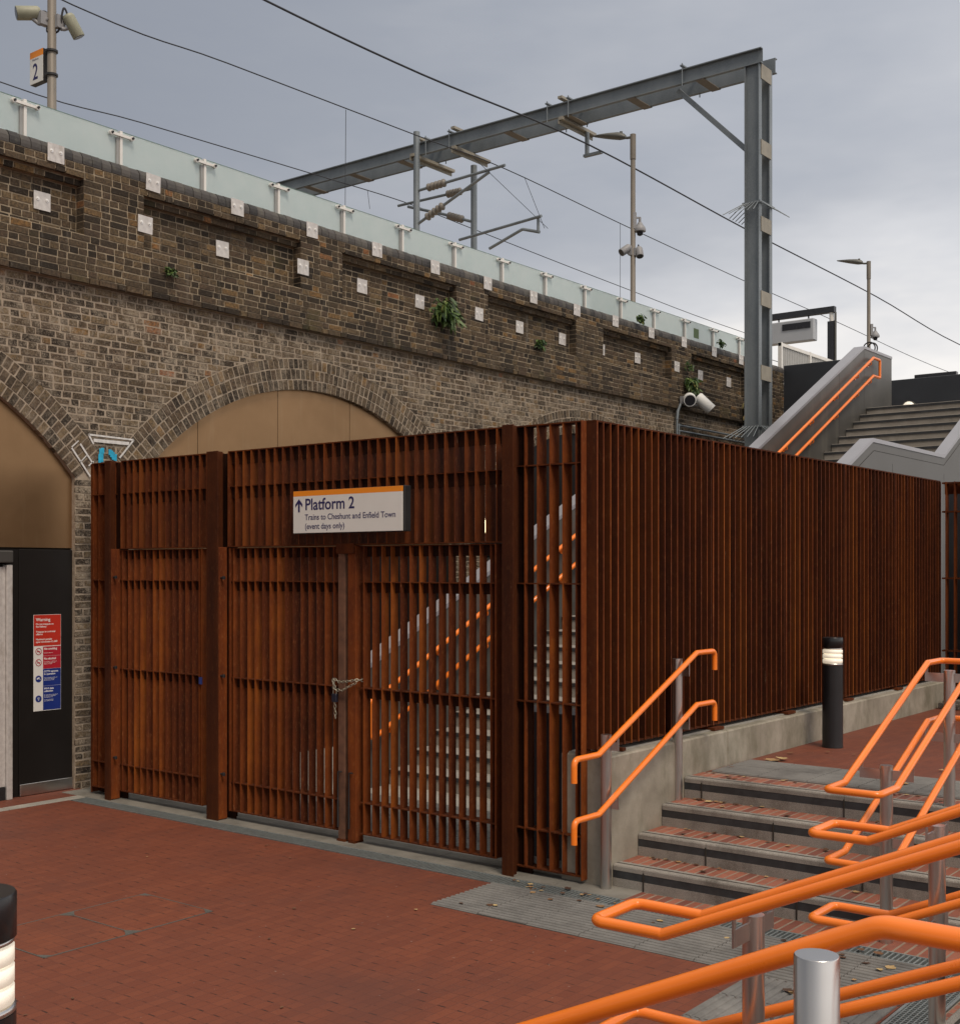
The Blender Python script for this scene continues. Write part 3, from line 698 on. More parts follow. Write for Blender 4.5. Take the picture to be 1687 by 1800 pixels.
# glass balustrade
bal = empty('glass_balustrade', (-11.2, 14, 6.56), 'frosted glass screen with white clamped posts along the viaduct top', 'balustrade')
GX = -11.2; gy = [6.937 + 1.137 * i for i in range(-3, 16)]
for i, y in enumerate(gy):
    p = MB().box(GX - .02, GX + .045, y - .016, y + .016, 6.50, 6.955).build('balustrade_post', 'white_frame', bal); MB().box(GX - .015, GX + .035, y - .055, y - .0165, 6.5, 6.88).build('channel', 'channel_grey', p)
    cl = MB().box(GX + .035, GX + .062, y - .13, y + .13, 6.89, 6.918)
    for s in (-1, 1):
        cl.cyl((GX + .03, y + s * .13, 6.905), (GX + .066, y + s * .13, 6.905), .026, 14)
    cl.build('clamp', 'white_frame', p)
    b = MB()
    for s in (-1, 1): b.cyl((GX + .066, y + s * .13, 6.905), (GX + .085, y + s * .13, 6.905), .013, 8)
    b.each('clamp_bolt', 'dark_metal', p)
    if i < len(gy) - 1:
        g = MB().box(GX, GX + .016, y + .028, gy[i + 1] - .028, 6.40, 6.955).build('glass_panel', 'frosted_glass', bal)
        MB().box(GX - .002, GX + .018, y + .028, gy[i + 1] - .028, 6.9552, 6.962).build('glass_edge', 'glass_edge', g)
g = MB().box(GX + .0165, GX + .018, 20.95, 21.15, 6.66, 6.84).build('green_sticker', 'leaf_green', bal)

# arch infills
def infill(c, seams, label, mat='bronze'):
    t = empty('arch_cladding', (-11.13, c, 0), label, 'wall cladding')
    p = MB(); n = 40; X = -11.13
    y0, y1 = c - SPR - .02, c + SPR + .02; cuts = sorted([y0] + seams + [y1])
    for a, b in zip(cuts[:-1], cuts[1:]):
        a2, b2 = a + .004, b - .004; top = []
        for i in range(n + 1):
            yy = a2 + (b2 - a2) * i / n; d = AR ** 2 - (yy - c) ** 2
            top.append((yy, AZ + math.sqrt(max(d, 0)) + .02))
        p.prism([(a2, 2.475), (b2, 2.475)] + top[::-1], 'x', X - .02, X)
    p.build('arch_panels', mat, t)
    bk = MB(); bk.box(X - .06, X - .03, y0, y1, 0, 4.5); bk.build('backing', 'joint_dark', t)
    return t, p
t0, _ = infill(ARC[0], [ARC[0] - 1.2, ARC[0] + .1], 'bronze panels filling the arch at the left edge above a black door wall')
MB().bbox(-11.13, -11.115, 6.845, 7.445, .0, 2.455, .003).build('black_panel', 'panel_black', t0)
MB().bbox(-11.115, -11.098, 6.845, 7.447, .005, .12, .003).build('skirting', 'stainless', t0)
MB().box(-11.145, -11.13, 4.0, 6.845, .0, 2.455).build('black_panel', 'panel_black', t0)
# door frame at the left edge
d = empty('shutter_door', (-11.1, 6.3, 0), 'pale door frame and shutter box at the far left edge', 'door')
MB().bbox(-11.13, -11.05, 6.675, 6.735, .0, 2.30, .003).build('door_jamb', 'plate_steel', d)
MB().box(-11.125, -11.08, 5.2, 6.67, .13, 2.28).build('door_leaf', 'plate_steel', d)
MB().box(-11.125, -11.07, 5.2, 6.67, .0, .125).build('kick_plate', 'dark_metal', d)
MB().bbox(-11.13, -11.03, 5.1, 6.735, 2.32, 2.44, .01).build('shutter_box', 'clad_grey', d)
t1, _ = infill(ARC[1], [9.03 + .05, 10.30, 11.55, 12.75], 'bronze panels with vertical seams filling the middle arch above the gates')
MB().box(-11.15, -11.12, ARC[1] - SPR, ARC[1] + SPR, 0, 2.46).build('black_panel', 'panel_black', t1)
t2, _ = infill(ARC[2], [16.0, 17.3, 18.6], 'black panels filling the arch behind the stair', 'panel_black')
t3, _ = infill(ARC[3], [22.0, 23.3, 24.4], 'black panels filling the farthest arch beyond the stair', 'panel_black')

# graffiti on the pier
t = MB()
gx = LX + .014
def stroke(mb, pts, w=.018, X=gx):
    for a, b in zip(pts[:-1], pts[1:]):
        mb.bar((X, *a), (X, *b), w, .003, up=(1, 0, 0))
stroke(t, [(7.60, 3.655), (8.16, 3.645), (7.98, 3.44)]); stroke(t, [(7.60, 3.655), (7.66, 3.56)]); stroke(t, [(7.40, 3.50), (7.62, 3.22)]); stroke(t, [(7.50, 3.55), (7.72, 3.27)]); stroke(t, [(7.58, 3.44), (7.50, 3.36)], .01); stroke(t, [(7.40, 3.51), (7.48, 3.58)], .012); stroke(t, [(7.66, 3.60), (8.10, 3.60)], .035); stroke(t, [(7.66, 3.38), (7.60, 3.33)], .012)
tag(t.build('graffiti', 'graffiti_white'), 'white spray painted outline on the brick pier above the fence', 'graffiti')
for daubs, lab in ((((7.745, 3.47, .10), (7.76, 3.43, .10), (7.735, 3.41, .10), (7.77, 3.50, .06)), 'bright blue sprayed daub under the white outline, the one nearer the left arch'),
                   (((7.86, 3.49, .06), (7.88, 3.475, .07), (7.90, 3.455, .08), (7.925, 3.44, .07)), 'bright blue sprayed daub under the white outline, the one nearer the middle arch')):
    t = MB()
    for y, z, h in daubs: t.box(gx, gx + .002 + rnd.random() * .001, y - .018, y + .018, z - h / 2, z + h / 2)
    tag(t.build('graffiti', 'graffiti_blue'), lab, 'graffiti', 'blue daubs on the pier')

# safety signs on the black panel
SXp = -11.1145
s = empty('warning_sign', (SXp, 7.155, 1.3), 'tall red, white and blue safety notice on the black wall panel', 'sign')
Y0, Y1 = 7.003, 7.307
MB().box(SXp, SXp + .004, Y0 - .003, Y1 + .003, .832, 1.80).build('backing', 'sign_white', s)
MB().box(SXp + .004, SXp + .0055, Y0, Y1, 1.487, 1.797).build('red_panel', 'sign_red', s)
yc = Y0 + .103
MB().box(SXp + .004, SXp + .0055, yc, Y1, 1.385, 1.478).box(SXp + .004, SXp + .0055, yc, Y1, 1.255, 1.382).build('red_panel', 'sign_crimson', s)
MB().box(SXp + .004, SXp + .0055, yc, Y1, 1.083, 1.252).box(SXp + .004, SXp + .0055, yc, Y1, .838, 1.080).build('blue_panel', 'sign_blue', s)
def stext(b, size, y, z, mat='ink_white', bold=0, nm='lettering'): return text(b, size, mat, s, (SXp + .0057, y, z), (0, 1, 0), (0, 0, 1), nm, bold, .0004)
stext('Warning', .046, Y0 + .022, 1.735, bold=.0008)
stext('Do not trespass on\nthe Railway\n\nTrespass is a criminal\noffence\n\nMaximum penalty\nupon conviction £1,000', .0255, Y0 + .022, 1.697, bold=.0005)
stext('No smoking', .030, yc + .01, 1.445, bold=.0008); stext('including e-cigarettes', .012, yc + .01, 1.41)
stext('No alcohol', .030, yc + .01, 1.345, bold=.0008); stext('It is an offence to consume or\ncarry open alcohol on this\nstation or its trains', .012, yc + .01, 1.322)
stext('CCTV cameras\nin operation', .026, yc + .01, 1.218, bold=.0006); stext('Images are being recorded and\nmonitored for safety and\nthe prevention of crime', .012, yc + .01, 1.158)
stext('Wi-Fi data\ncollection', .026, yc + .01, 1.045, bold=.0006); stext('We collect data to help improve\nour services for passengers\nand to keep you safe\n\nFor more information\nask a member of staff', .012, yc + .01, .985)
for zc_, kind in ((1.432, 'r'), (1.32, 'r'), (1.155, 'b'), (.955, 'b')):
    g = MB(); cy = Y0 + .052
    if kind == 'r':
        g.tube([(SXp + .006, cy + .032 * math.cos(a), zc_ + .032 * math.sin(a)) for a in [i * math.pi / 12 for i in range(24)]], .0028, 6, closed=True)
        g.bar((SXp + .006, cy - .022, zc_ + .022), (SXp + .006, cy + .022, zc_ - .022), .005, .002, up=(1, 0, 0)); g.box(SXp + .0052, SXp + .0062, cy - .018, cy + .018, zc_ - .006, zc_ + .002)
        g.build('pictogram', 'sign_crimson', s)
    else:
        g.cyl((SXp + .004, cy, zc_), (SXp + .006, cy, zc_), .034, 24); pg = g.build('pictogram', 'sign_blue', s)
        q = MB()
        if zc_ > 1.1: q.bar((SXp + .0068, cy - .02, zc_ - .002), (SXp + .0068, cy + .008, zc_ + .014), .013, .001, up=(1, 0, 0)); q.bar((SXp + .0068, cy, zc_ + .004), (SXp + .0068, cy + .024, zc_ - .006), .005, .001, up=(1, 0, 0))
        else:
            for r in (.007, .014, .021): q.tube([(SXp + .0068, cy + r * math.cos(a), zc_ - .014 + r * 1.25 * math.sin(a)) for a in [R(45 + 9 * i) for i in range(11)]], .0017, 5)
            q.cyl((SXp + .006, cy, zc_ - .014), (SXp + .0075, cy, zc_ - .014), .004, 8)
        q.build('symbol', 'ink_white', pg)

# ================================================================== RUSTY FENCE
FY = 7.38
def lip(mb, k): mb.mi[k] = 1  # outer edge face takes the brighter rust, painted as if lit
def fins_x(mb, x0, x1, y0, y1, z0, z1, pitch=.1, th=.008, start=None):
    n = round((x1 - x0) / pitch); p = (x1 - x0) / n
    for i in range(n + 1):
        x = x0 + i * p + jit(.0012); mb.box(x - th / 2, x + th / 2, y0 + jit(.001), y1, z0, z1); lip(mb, -4)
def plates_x(mb, x0, x1, y0, y1, zs, th=.010):
    for z in zs: mb.box(x0, x1, y0, y1, z - th / 2, z + th / 2)
FT = 3.315
# upper panels (deeper blades) over the gates
def upper_panel(x0, x1, label, group='rusty slatted panels over the gates'):
    t = empty('slatted_fence', ((x0 + x1) / 2, FY, 2.46), label, 'slatted fence', group)
    a = MB(); fins_x(a, x0 + .01, x1 - .01, FY - .012, FY + .105, 2.465, FT - .006); a.build('blades', ['rust_upper', 'rust_lit'], t)
    b = MB(); plates_x(b, x0, x1, FY - .003, FY + .11, [FT]); plates_x(b, x0, x1, FY + .004, FY + .112, [3.0], .007); MB().box(x0, x1, FY + .030, FY + .040, 2.895, 2.9965).box(x0, x1, FY + .030, FY + .040, FT - .115, FT - .006).each('shade_bar', 'rust_shadow', t); plates_x(b, x0, x1, FY - .014, FY + .13, [2.46], .010); b.each('rail', 'rust_edge', t); return t  # near-black bars put the shade under the rails into the colour
upper_panel(-10.20, -8.80, 'rusty slatted panel over the narrow single gate')
upper_panel(-8.62, -5.47, 'wide rusty slatted panel carrying the white platform sign')
def gate(x0, x1, label, hinge, stile_mat='rust'):
    t = empty('steel_gate', (hinge, FY, .05), label, 'gate', 'rusty slatted gates')
    a = MB(); fins_x(a, x0 + .07, x1 - .06, FY - .004, FY + .078, .09, 2.444); a.build('blades', ['rust', 'rust_lit'], t)
    b = MB(); plates_x(b, x0 + .02, x1 - .02, FY + .001, FY + .12, [2.444, 2.15, 1.28, .34, .085], .009)
    for z in (2.444, 2.15, 1.28): MB().box(x0 + .02, x1 - .02, FY + .040, FY + .050, z - .085, z - .005).build('shade_bar', 'rust_shadow', t)  # near-black bars stand in for the shadow under the gate rails
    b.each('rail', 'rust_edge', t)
    return t
g0 = gate(-10.25, -8.96, 'rusty single gate at the left end of the fence', -10.2)
MB().box(-10.24, -10.225, FY - .01, FY + .08, .085, 2.448).build('stile', 'rust', g0); MB().box(-10.345, -10.19, FY + .045, FY + .06, .03, 2.455).build('gap_shade', 'rust_shadow', g0); MB().bbox(-10.25, -10.228, 7.286, 7.385, .01, 2.455, .003).build('stile', 'rust_lit', g0); MB().box(-8.985, -8.97, FY - .01, FY + .08, .085, 2.448).build('stile', 'rust', g0)  # near-black sheet paints the dark gap; bright stile is coloured as lit
MB().box(-9.01, -8.965, FY - .016, FY - .011, 1.20, 1.265).build('small_notice', 'sign_blue', g0)
g1 = gate(-8.62, -7.235, 'left leaf of the rusty double gate, held by a chain', -8.6)
MB().box(-8.60, -8.585, FY - .01, FY + .08, .085, 2.448).build('stile', 'rust', g1); MB().box(-8.775, -8.56, FY + .045, FY + .06, .03, 2.455).build('gap_shade', 'rust_shadow', g1); MB().bbox(-8.66, -8.638, 7.286, 7.385, .01, 2.455, .003).build('stile', 'rust_lit', g1); MB().bbox(-7.225, -7.15, FY - .02, FY + .07, .02, 2.452, .004).build('stile', 'rust_pale', g1)  # dark gap beside the post painted as a sheet, hinge stile painted lit
MB().box(-7.23, -7.14, FY - .03, FY + .08, .0, .02).build('foot_plate', 'rust_edge', g1)
g2 = gate(-7.02, -5.585, 'right leaf of the rusty double gate, with the stair seen through it', -5.6)
MB().bbox(-7.115, -7.02, FY - .02, FY + .07, .02, 2.452, .004).build('stile', 'rust', g2); MB().box(-5.60, -5.585, FY - .01, FY + .08, .085, 2.448).build('stile', 'rust', g2)
MB().box(-7.10, -7.03, FY - .03, FY + .08, .0, .02).build('foot_plate', 'rust_edge', g2)
for gt, x in ((g1, -7.19), (g2, -7.065)):
    MB().tube(fillet([(x - .02, FY - .035, .34), (x - .02, FY - .035, .58), (x + .02, FY - .035, .58)], .01), .006, 8).cyl((x - .02, FY - .035, .12), (x - .02, FY - .035, .34), .008, 8).build('drop_bolt', 'dark_metal', gt)
MB().bbox(-7.235, -7.03, FY - .035, FY - .022, 2.385, 2.47, .003).build('gate_stop', 'rust_edge', g2)
def post(x0, x1, y0, y1, label, z1=FT + .003):
    t = empty('fence_post', ((x0 + x1) / 2, (y0 + y1) / 2, 0), label, 'fence post', 'rusty steel fence posts')
    q = MB(); q.bbox(x0, x1, y0, y0 + .014, -.01, z1, .003); q.box(x0 + .008, x1 - .03, y0 + .0145, y1 - .02, -.01, z1 - .002); q.build('post', 'rust_post_shaded', t); MB().box(x0 - .04, x1 + .055, y1 + .06, y1 + .07, .0, z1 - .01).build('shade_sheet', 'rust_shadow', t); return t  # post colour darkened as shade; near-black sheet paints the gaps beside it
p1 = post(-10.315, -10.225, 7.27, 7.375, 'narrow rusty post between the brick pier and the single gate')
p2 = post(-8.79, -8.635, 7.27, 7.375, 'broad rusty post between the single gate and the double gate')
p3 = post(-5.46, -5.355, 7.27, 7.375, 'tall rusty post at the right jamb of the double gate')
for pp, x in ((p1, -10.225), (p2, -8.635)):
    b = MB()
    for z in (2.18, 1.30, .42): b.cyl((x - .01, 7.31, z), (x + .05, 7.31, z), .009, 8); b.cyl((x + .035, 7.31, z - .015), (x + .035, 7.31, z + .015), .012, 8)
    b.each('hinge_pin', 'dark_metal', pp)
MB().box(-5.46, -5.425, 7.376, 7.50, .0, FT).build('side_plate', 'rust_post_shaded', p3)
b = MB()
for i in range(11): z = .32 + i * .27; b.cyl((-5.425, 7.45, z), (-5.405, 7.45, z), .011, 6); b.cyl((-5.425, 7.45, z), (-5.39, 7.45, z), .005, 6)
b.each('bolt', 'galvanised', p3)
# fixed side panels
t = empty('slatted_fence', (-10.6, FY, 0), 'short rusty fence panel against the brick pier at the left end', 'slatted fence')
a = MB(); fins_x(a, -10.66, -10.36, FY - .004, FY + .1, .08, FT - .006); a.build('blades', ['rust', 'rust_lit'], t)
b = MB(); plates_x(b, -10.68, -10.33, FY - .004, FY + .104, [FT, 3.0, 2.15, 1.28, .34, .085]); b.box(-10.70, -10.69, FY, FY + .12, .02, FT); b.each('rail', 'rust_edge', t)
MB().box(-10.74, -10.30, FY + .13, FY + .14, .0, FT - .001).build('shade_sheet', 'rust_shadow', t)  # near-black sheet paints the shade behind the blades
t = empty('slatted_fence', (-5.1, FY, 0), 'rusty fence panel between the tall post and the fence corner', 'slatted fence')
a = MB(); fins_x(a, -5.345, -4.895, 7.40, 7.515, .06, FT - .006, .1125); a.build('blades', ['rust', 'rust_lit'], t)
b = MB(); plates_x(b, -5.425, -4.845, 7.402, 7.515, [FT, 3.02, 2.15, 1.28, .34, .055]); b.each('rail', 'rust_edge', t)
MB().bbox(-4.842, -4.830, 7.385, 7.50, .03, FT + .004, .002).box(-4.90, -4.843, 7.49, 7.502, .03, FT - .01).build('corner_angle', 'rust_lit', t)  # corner bar painted in the lit rust
# right fence: panels of blades perpendicular to the plinth
yj = [7.44, 7.72, 9.215, 10.655, 12.085, 13.535, 15.10]
labs = ['narrow rusty fence panel right at the front corner', 'rusty side fence panel nearest the corner, behind the steps handrail', 'rusty side fence panel with the bollard light farther right of it', 'rusty side fence panel directly behind the black bollard light', 'fourth full rusty side fence panel, just right of the bollard light', 'farthest rusty side fence panel, under the grey stair landing']
for i in range(6):
    y0, y1 = yj[i], yj[i + 1]
    t = empty('slatted_fence', (-4.8, (y0 + y1) / 2, .95), labs[i], 'slatted fence', 'rusty side fence panels on the concrete plinth')
    a = MB(); n = max(1, round((y1 - y0) / .1)); th = .011
    for k in range(n + (1 if i == 5 else 0)):
        y = y0 + (y1 - y0) * k / n + .006
        if k == 0: a.box(-4.902, -4.742, y - .004, y + .012, .965, FT); lip(a, -1)
        else: a.box(-4.898, -4.745 + jit(.0015), y - th / 2, y + th / 2, .965, FT - .004); lip(a, -1)
    if i: a.box(-4.898, -4.746, y1 - .024, y1 - .014, .965, FT - .004)
    a.build('blades', ['rust_shaded', 'rust_lit'], t)  # blade faces have shade in their colour, outer edges are painted lit
    b = MB()
    for z in (FT, 2.72, 2.15, 1.56, .972): b.box(-4.893 if z in (FT, .972) else -4.91, -4.885 if z not in (FT, .972) else -4.752, y0, y1 - .002, z - .006, z + .006)
    b.each('rail', 'rust_shaded', t)
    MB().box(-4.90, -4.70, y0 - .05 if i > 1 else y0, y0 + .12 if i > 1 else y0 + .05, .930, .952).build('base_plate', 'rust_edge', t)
# far fence returning to the right
t = empty('slatted_fence', (-3.5, 15.15, .64), 'distant rusty fence panel at the right edge beyond the corner', 'slatted fence')
a = MB(); n = 26
for k in range(n): a.box(-4.70 + k * .1, -4.688 + k * .1, 15.12, 15.22, .7, FT - .006)
a.build('blades', 'rust', t); b = MB(); plates_x(b, -4.74, -2.1, 15.125, 15.215, [FT - .02, 2.95, 2.15, 1.28, .75], .02); b.box(-4.30, -4.2, 15.0, 15.119, .64, FT); b.box(-4.74, -2.1, 15.23, 15.25, FT - .15, FT - .01); b.each('rail', 'rust_edge', t)
MB().box(-4.87, -3.2, 15.7, 15.75, .64, 3.2).build('dark_backing', 'clad_dark', t)

# concrete plinth
t = empty('plinth_wall', (-4.8, 11, 0), 'low stained concrete plinth wall carrying the side fence', 'plinth wall')
cuts = [7.45, 9.30, 11.4, 13.5, 15.12]
mb = MB()
for a, b in zip(cuts[:-1], cuts[1:]): mb.bbox(-5.06, -4.65, a + .003, b - .003, -.02, .925, .012)
mb.each('concrete_block', 'concrete', t)
mb = MB(); mb.box(-5.0, -4.74, 7.47, 15.1, .9255, .934); mb.build('lead_capping', 'concrete_pale', t)
MB().box(-5.9, -5.2, 7.88, 8.25, 0, 1.14).build('x', 'clad_dark').name = 'equipment_cabinet'
tag(bpy.data.objects['equipment_cabinet'], 'low dark metal cabinet standing behind the corner fence panel', 'cabinet')

# platform sign
s = empty('platform_sign', (-7.03, 7.27, 2.73), 'white platform 2 sign with orange top band above the double gate', 'sign')
MB().bbox(-7.645, -6.40, 7.262, 7.335, 2.555, 2.915, .004).build('sign_case', 'dark_metal', s)
MB().box(-7.643, -6.42, 7.252, 7.262, 2.560, 2.868).build('white_face', 'sign_white', s)
MB().box(-7.643, -6.42, 7.252, 7.262, 2.8685, 2.912).build('orange_band', 'sign_orange', s)
def ptext(b, size, x, z, bold=0, sx=1): return text(b, size, 'ink_navy', s, (x, 7.2515, z), (1, 0, 0), (0, 0, 1), 'lettering', bold, .0004, sx)
ptext('Platform 2', .135, -7.505, 2.752, .0022, 1.0)
ptext('Trains to Cheshunt and Enfield Town', .068, -7.505, 2.668, .0007, .985); ptext('(event days only)', .068, -7.505, 2.592, .0007, .985)
a = MB(); X, Z = -7.575, 2.79
a.box(X - .010, X + .010, 7.2508, 7.252, Z - .055, Z + .035)
a.prism([(X, Z + .055), (X - .042, Z + .012), (X - .042, Z - .014), (X, Z + .028)], 'y', 7.2506, 7.252); a.prism([(X, Z + .055), (X + .042, Z + .012), (X + .042, Z - .014), (X, Z + .028)], 'y', 7.2506, 7.252)
a.build('arrow', 'ink_navy', s)
MB().box(-7.5, -7.46, 7.335, 7.37, 2.6, 2.9).box(-6.6, -6.56, 7.335, 7.37, 2.6, 2.9).each('bracket', 'dark_metal', s)

# chain and padlock
def chain(mb, pts, link=.034, r=.0032):
    P = [Vector(p) for p in pts]; seg = [0]
    for a, b in zip(P[:-1], P[1:]): seg.append(seg[-1] + (b - a).length)
    n = int(seg[-1] / (link * .72)); pos = lambda s: next((P[i] + (P[i + 1] - P[i]) * ((s - seg[i]) / max(1e-6, seg[i + 1] - seg[i]))) for i in range(len(P) - 1) if s <= seg[i + 1] + 1e-6)
    for k in range(n):
        c = pos((k + .5) / n * seg[-1]); d = (pos(min(seg[-1], (k + .9) / n * seg[-1])) - pos((k + .1) / n * seg[-1])).normalized()
        o1 = Vector((0, -1, 0)) if k % 2 == 0 else d.cross(Vector((0, -1, 0))); w = d.cross(o1).normalized()
        w = w.lerp(o1.normalized(), .25).normalized(); w = (w - d * w.dot(d)).normalized()
        ring = [c + d * math.cos(t) * link / 2 + w * math.sin(t) * link * .30 for t in [i * math.pi / 6 for i in range(12)]]
        mb.tube(ring, r, 5, closed=True)
c_ = MB(); fy = FY - .05
chain(c_, [(-7.24, fy, 1.345), (-7.18, fy, 1.325), (-7.08, fy - .01, 1.335), (-6.99, fy, 1.350), (-6.96, fy + .06, 1.345)])
chain(c_, [(-7.25, fy, 1.34), (-7.22, fy - .01, 1.26), (-7.15, fy, 1.255), (-7.07, fy - .01, 1.29), (-6.99, fy, 1.33)])
chain(c_, [(-7.235, fy, 1.19), (-7.23, fy, 1.12), (-7.225, fy, 1.02)]); chain(c_, [(-7.25, fy, 1.35), (-7.245, fy, 1.26)])
tag(c_.build('chain', 'chain_steel'), 'pale steel chain looped round the meeting stiles of the double gate', 'chain')
t = empty('padlock', (-7.23, fy, 1.2), 'small dark blue padlock hanging on the gate chain', 'padlock')
MB().bbox(-7.26, -7.205, fy - .014, fy + .014, 1.155, 1.225, .005).build('lock_body', 'padlock_body', t)
MB().tube(fillet([(-7.25, fy, 1.22), (-7.25, fy, 1.262), (-7.215, fy, 1.262), (-7.215, fy, 1.22)], .012), .0045, 8).build('shackle', 'chain_steel', t)

# ================================================================== STAIR TO THE PLATFORM
NR = 16; RS = .1675; YL0 = 9.62; TL = .357; YU0 = 18.05; TU = .345
stt = empty('platform_stair', (-7.1, 9.6, 0), 'tall grey stone stair climbing to the platform behind the fence', 'stair')
xl, xr = -8.7, -5.66
for fl, (y0, t, z0) in enumerate(((YL0, TL, 0), (YU0, TU, NR * RS))):
    tr = MB(); dk = MB(); rs = MB()
    for k in range(NR):
        y = y0 + k * t; z = z0 + (k + 1) * RS; ye = y + t + .03 if k < NR - 1 else (YU0 + .03 if fl == 0 else 23.6)
        tr.bbox(xl + .001, xr - .001, y + .003, ye, z - .02, z, .004)
        dk.box(xl + .001, xr - .001, y + .0, y + .03, z - .050, z - .010)
        rs.box(xl + .002, xr - .002, y + .010, ye, z - RS - .01, z - .021)
    fl_ = rs.build('flight', 'riser_stone', stt); tr.build('treads', 'tread_stone', fl_); dk.build('nosing_strips', 'granite_dark', fl_)
sl = .497
lc = lambda y: 1.225 + (y - 9.20) * .4735     # lower coping height
def parapet(x0, x1, pts, name_label, mat, cop):
    t = empty('stair_parapet', ((x0 + x1) / 2, pts[0][0], 0), name_label, 'parapet wall', 'grey clad parapets of the platform stair')
    poly = [(pts[0][0], 0)] + [(y, z - .03) for y, z in pts] + [(pts[-1][0], 0)]
    w = MB()
    # slabs between kinks to keep faces convex
    for (a, za), (b, zb_) in zip(pts[:-1], pts[1:]): w.prism([(a, 0), (b, 0), (b, zb_ - .03), (a, za - .03)], 'x', x0 + .012, x1 - .012)
    w.build('cladding', mat, t)
    cpm = MB()
    for (a, za), (b, zb_) in zip(pts[:-1], pts[1:]): cpm.prism([(a, za - .05), (b, zb_ - .05), (b, zb_), (a, za)], 'x', x0, x1)
    cpm.build('coping', cop, t)
    return t
PL = [(9.20, 1.225), (14.55, 3.76), (17.55, 3.76), (23.12, 6.53), (24.62, 6.53)]
pl = parapet(-8.905, -8.695, PL, 'grey stair parapet on the wall side, with two orange handrails', 'clad_grey_stained', 'clad_coping')
PR = [(9.20, 1.25), (14.90, 3.87), (17.65, 3.87), (24.62, 7.33)]
pr = parapet(-5.665, -5.495, PR, 'grey stair parapet on the outer side, kinked at the landing', 'clad_grey', 'clad_coping')
# seams in the outer face
sm = MB()
for y in (13.4, 15.6, 17.66, 19.4, 21.2): sm.box(-5.5075, -5.5065, y - .004, y + .004, 0, 3.6)
sm.bar((-5.5066, 14.95, 3.72), (-5.5066, 17.65, 3.72), .004, .006, up=(1, 0, 0)); sm.bar((-5.5066, 12.0, 2.37), (-5.5066, 14.95, 3.72), .004, .006, up=(1, 0, 0)); sm.bar((-5.5066, 17.65, 3.72), (-5.5066, 24.0, 6.87), .004, .006, up=(1, 0, 0))
sm.build('panel_seams', 'joint_dark', pr)
sm = MB()
for y in (21.9, 23.12): sm.box(-8.7075, -8.7062, y - .003, y + .003, 5.36 if y > 23 else 4.7, 6.5 if y > 23 else 5.85)
sm.build('panel_seams', 'joint_dark', pl)
# wall rails
def wallrail(pts, z_to_br, label, ys):
    t = empty('handrail', (pts[0][0], pts[0][1], pts[0][2]), label, 'handrail', 'orange handrails on the stair parapet')
    MB().tube(fillet(pts, .035, 4), .027, 12).build('rail', 'orange_paint', t)
    b = MB()
    for y, z in ys:
        b.tube(fillet([(-8.62, y, z - .02), (-8.62, y + .02, z - .08), (-8.69, y + .02, z - .09)], .03), .010, 8); b.cyl((-8.70, y + .02, z - .09), (-8.685, y + .02, z - .09), .034, 12)
    b.each('bracket', 'orange_paint', t)
hx = -8.62; h1 = lambda y: .936 + (y - 9.356) * .476; h2 = lambda y: .55 + (y - 9.356) * .4825
u1 = lambda y: 6.33 + (y - 23.376) * .499; u2 = lambda y: 5.985 + (y - 23.376) * .499
ly = [9.6, 10.4, 11.2, 12.0, 12.8, 13.6, 14.4]; uy = [18.2, 19.4, 20.5, 21.6, 22.6, 23.25]
wallrail([(hx, 10.2, h1(10.2)), (hx, 9.356, .936), (hx, 9.235, .90), (hx, 9.235, .535), (hx, 9.356, .55), (hx, 10.2, h2(10.2)), (hx, 14.9, h2(14.9))], 0, 'lower flight orange rail pair low on the wall side, seen through the gate', [(y, h2(y)) for y in ly])
wallrail([(hx, 10.19, h1(10.19)), (hx, 14.9, h1(14.9))], 0, 'upper orange rail of the lower flight, seen through the gate', [(y, h1(y)) for y in ly[1:]])
wallrail([(hx, 17.9, u1(17.9)), (hx, 23.376, 6.33), (hx, 23.72, 6.33), (hx, 23.72, 5.985), (hx, 23.376, 5.985), (hx, 17.9, u2(17.9))], 0, 'orange double handrail high on the upper stair flight', [(y, u1(y)) for y in uy] + [(y, u2(y)) for y in uy])
# landings and walls at the top
struct(MB().box(-11.0, -5.5, 24.65, 27.4, 5.05, 5.355).box(-8.69, -5.67, 23.6, 24.66, 5.05, 5.354).build('stair_landing', 'concrete_pale'))
tag(MB().bbox(-11.05, -8.91, 24.70, 24.82, .0, 6.60, .01).build('screen_wall', 'clad_dark'), 'dark grey screen wall between the brick viaduct end and the stair', 'wall')
tag(MB().bbox(-10.2, -4.0, 27.42, 27.55, 4.0, 6.49, .01).build('screen_wall', 'clad_dark'), 'dark grey screen wall behind the top of the stair at right', 'wall')
t = empty('bulkhead_light', (-9.30, 27.40, 5.95), 'small lit dome lamp low on the dark wall at the stair top', 'lamp')
MB().cyl((-9.30, 27.42, 5.84), (-9.30, 27.36, 5.84), .16, 20).build('lamp_base', 'lamp_grey', t); MB().tube([(-9.30, 27.36, 5.84), (-9.30, 27.32, 5.84), (-9.30, 27.29, 5.84)], .1, 18, radii=[.14, .12, .06]).build('lens', 'lamp_glow', t)
t = empty('departure_board', (-9.58, 30, 6.6), 'thin black departure board showing above the dark wall', 'sign')
MB().bbox(-10.06, -9.07, 30.0, 30.15, 6.74, 6.97, .01).build('board', 'screen_black', t)
a = MB()
for x0, x1 in ((-10.0, -9.93), (-9.91, -9.86), (-9.83, -9.78), (-9.76, -9.6), (-9.35, -9.28), (-9.27, -9.2)): a.box(x0, x1, 29.995, 30.0, 6.80, 6.835)
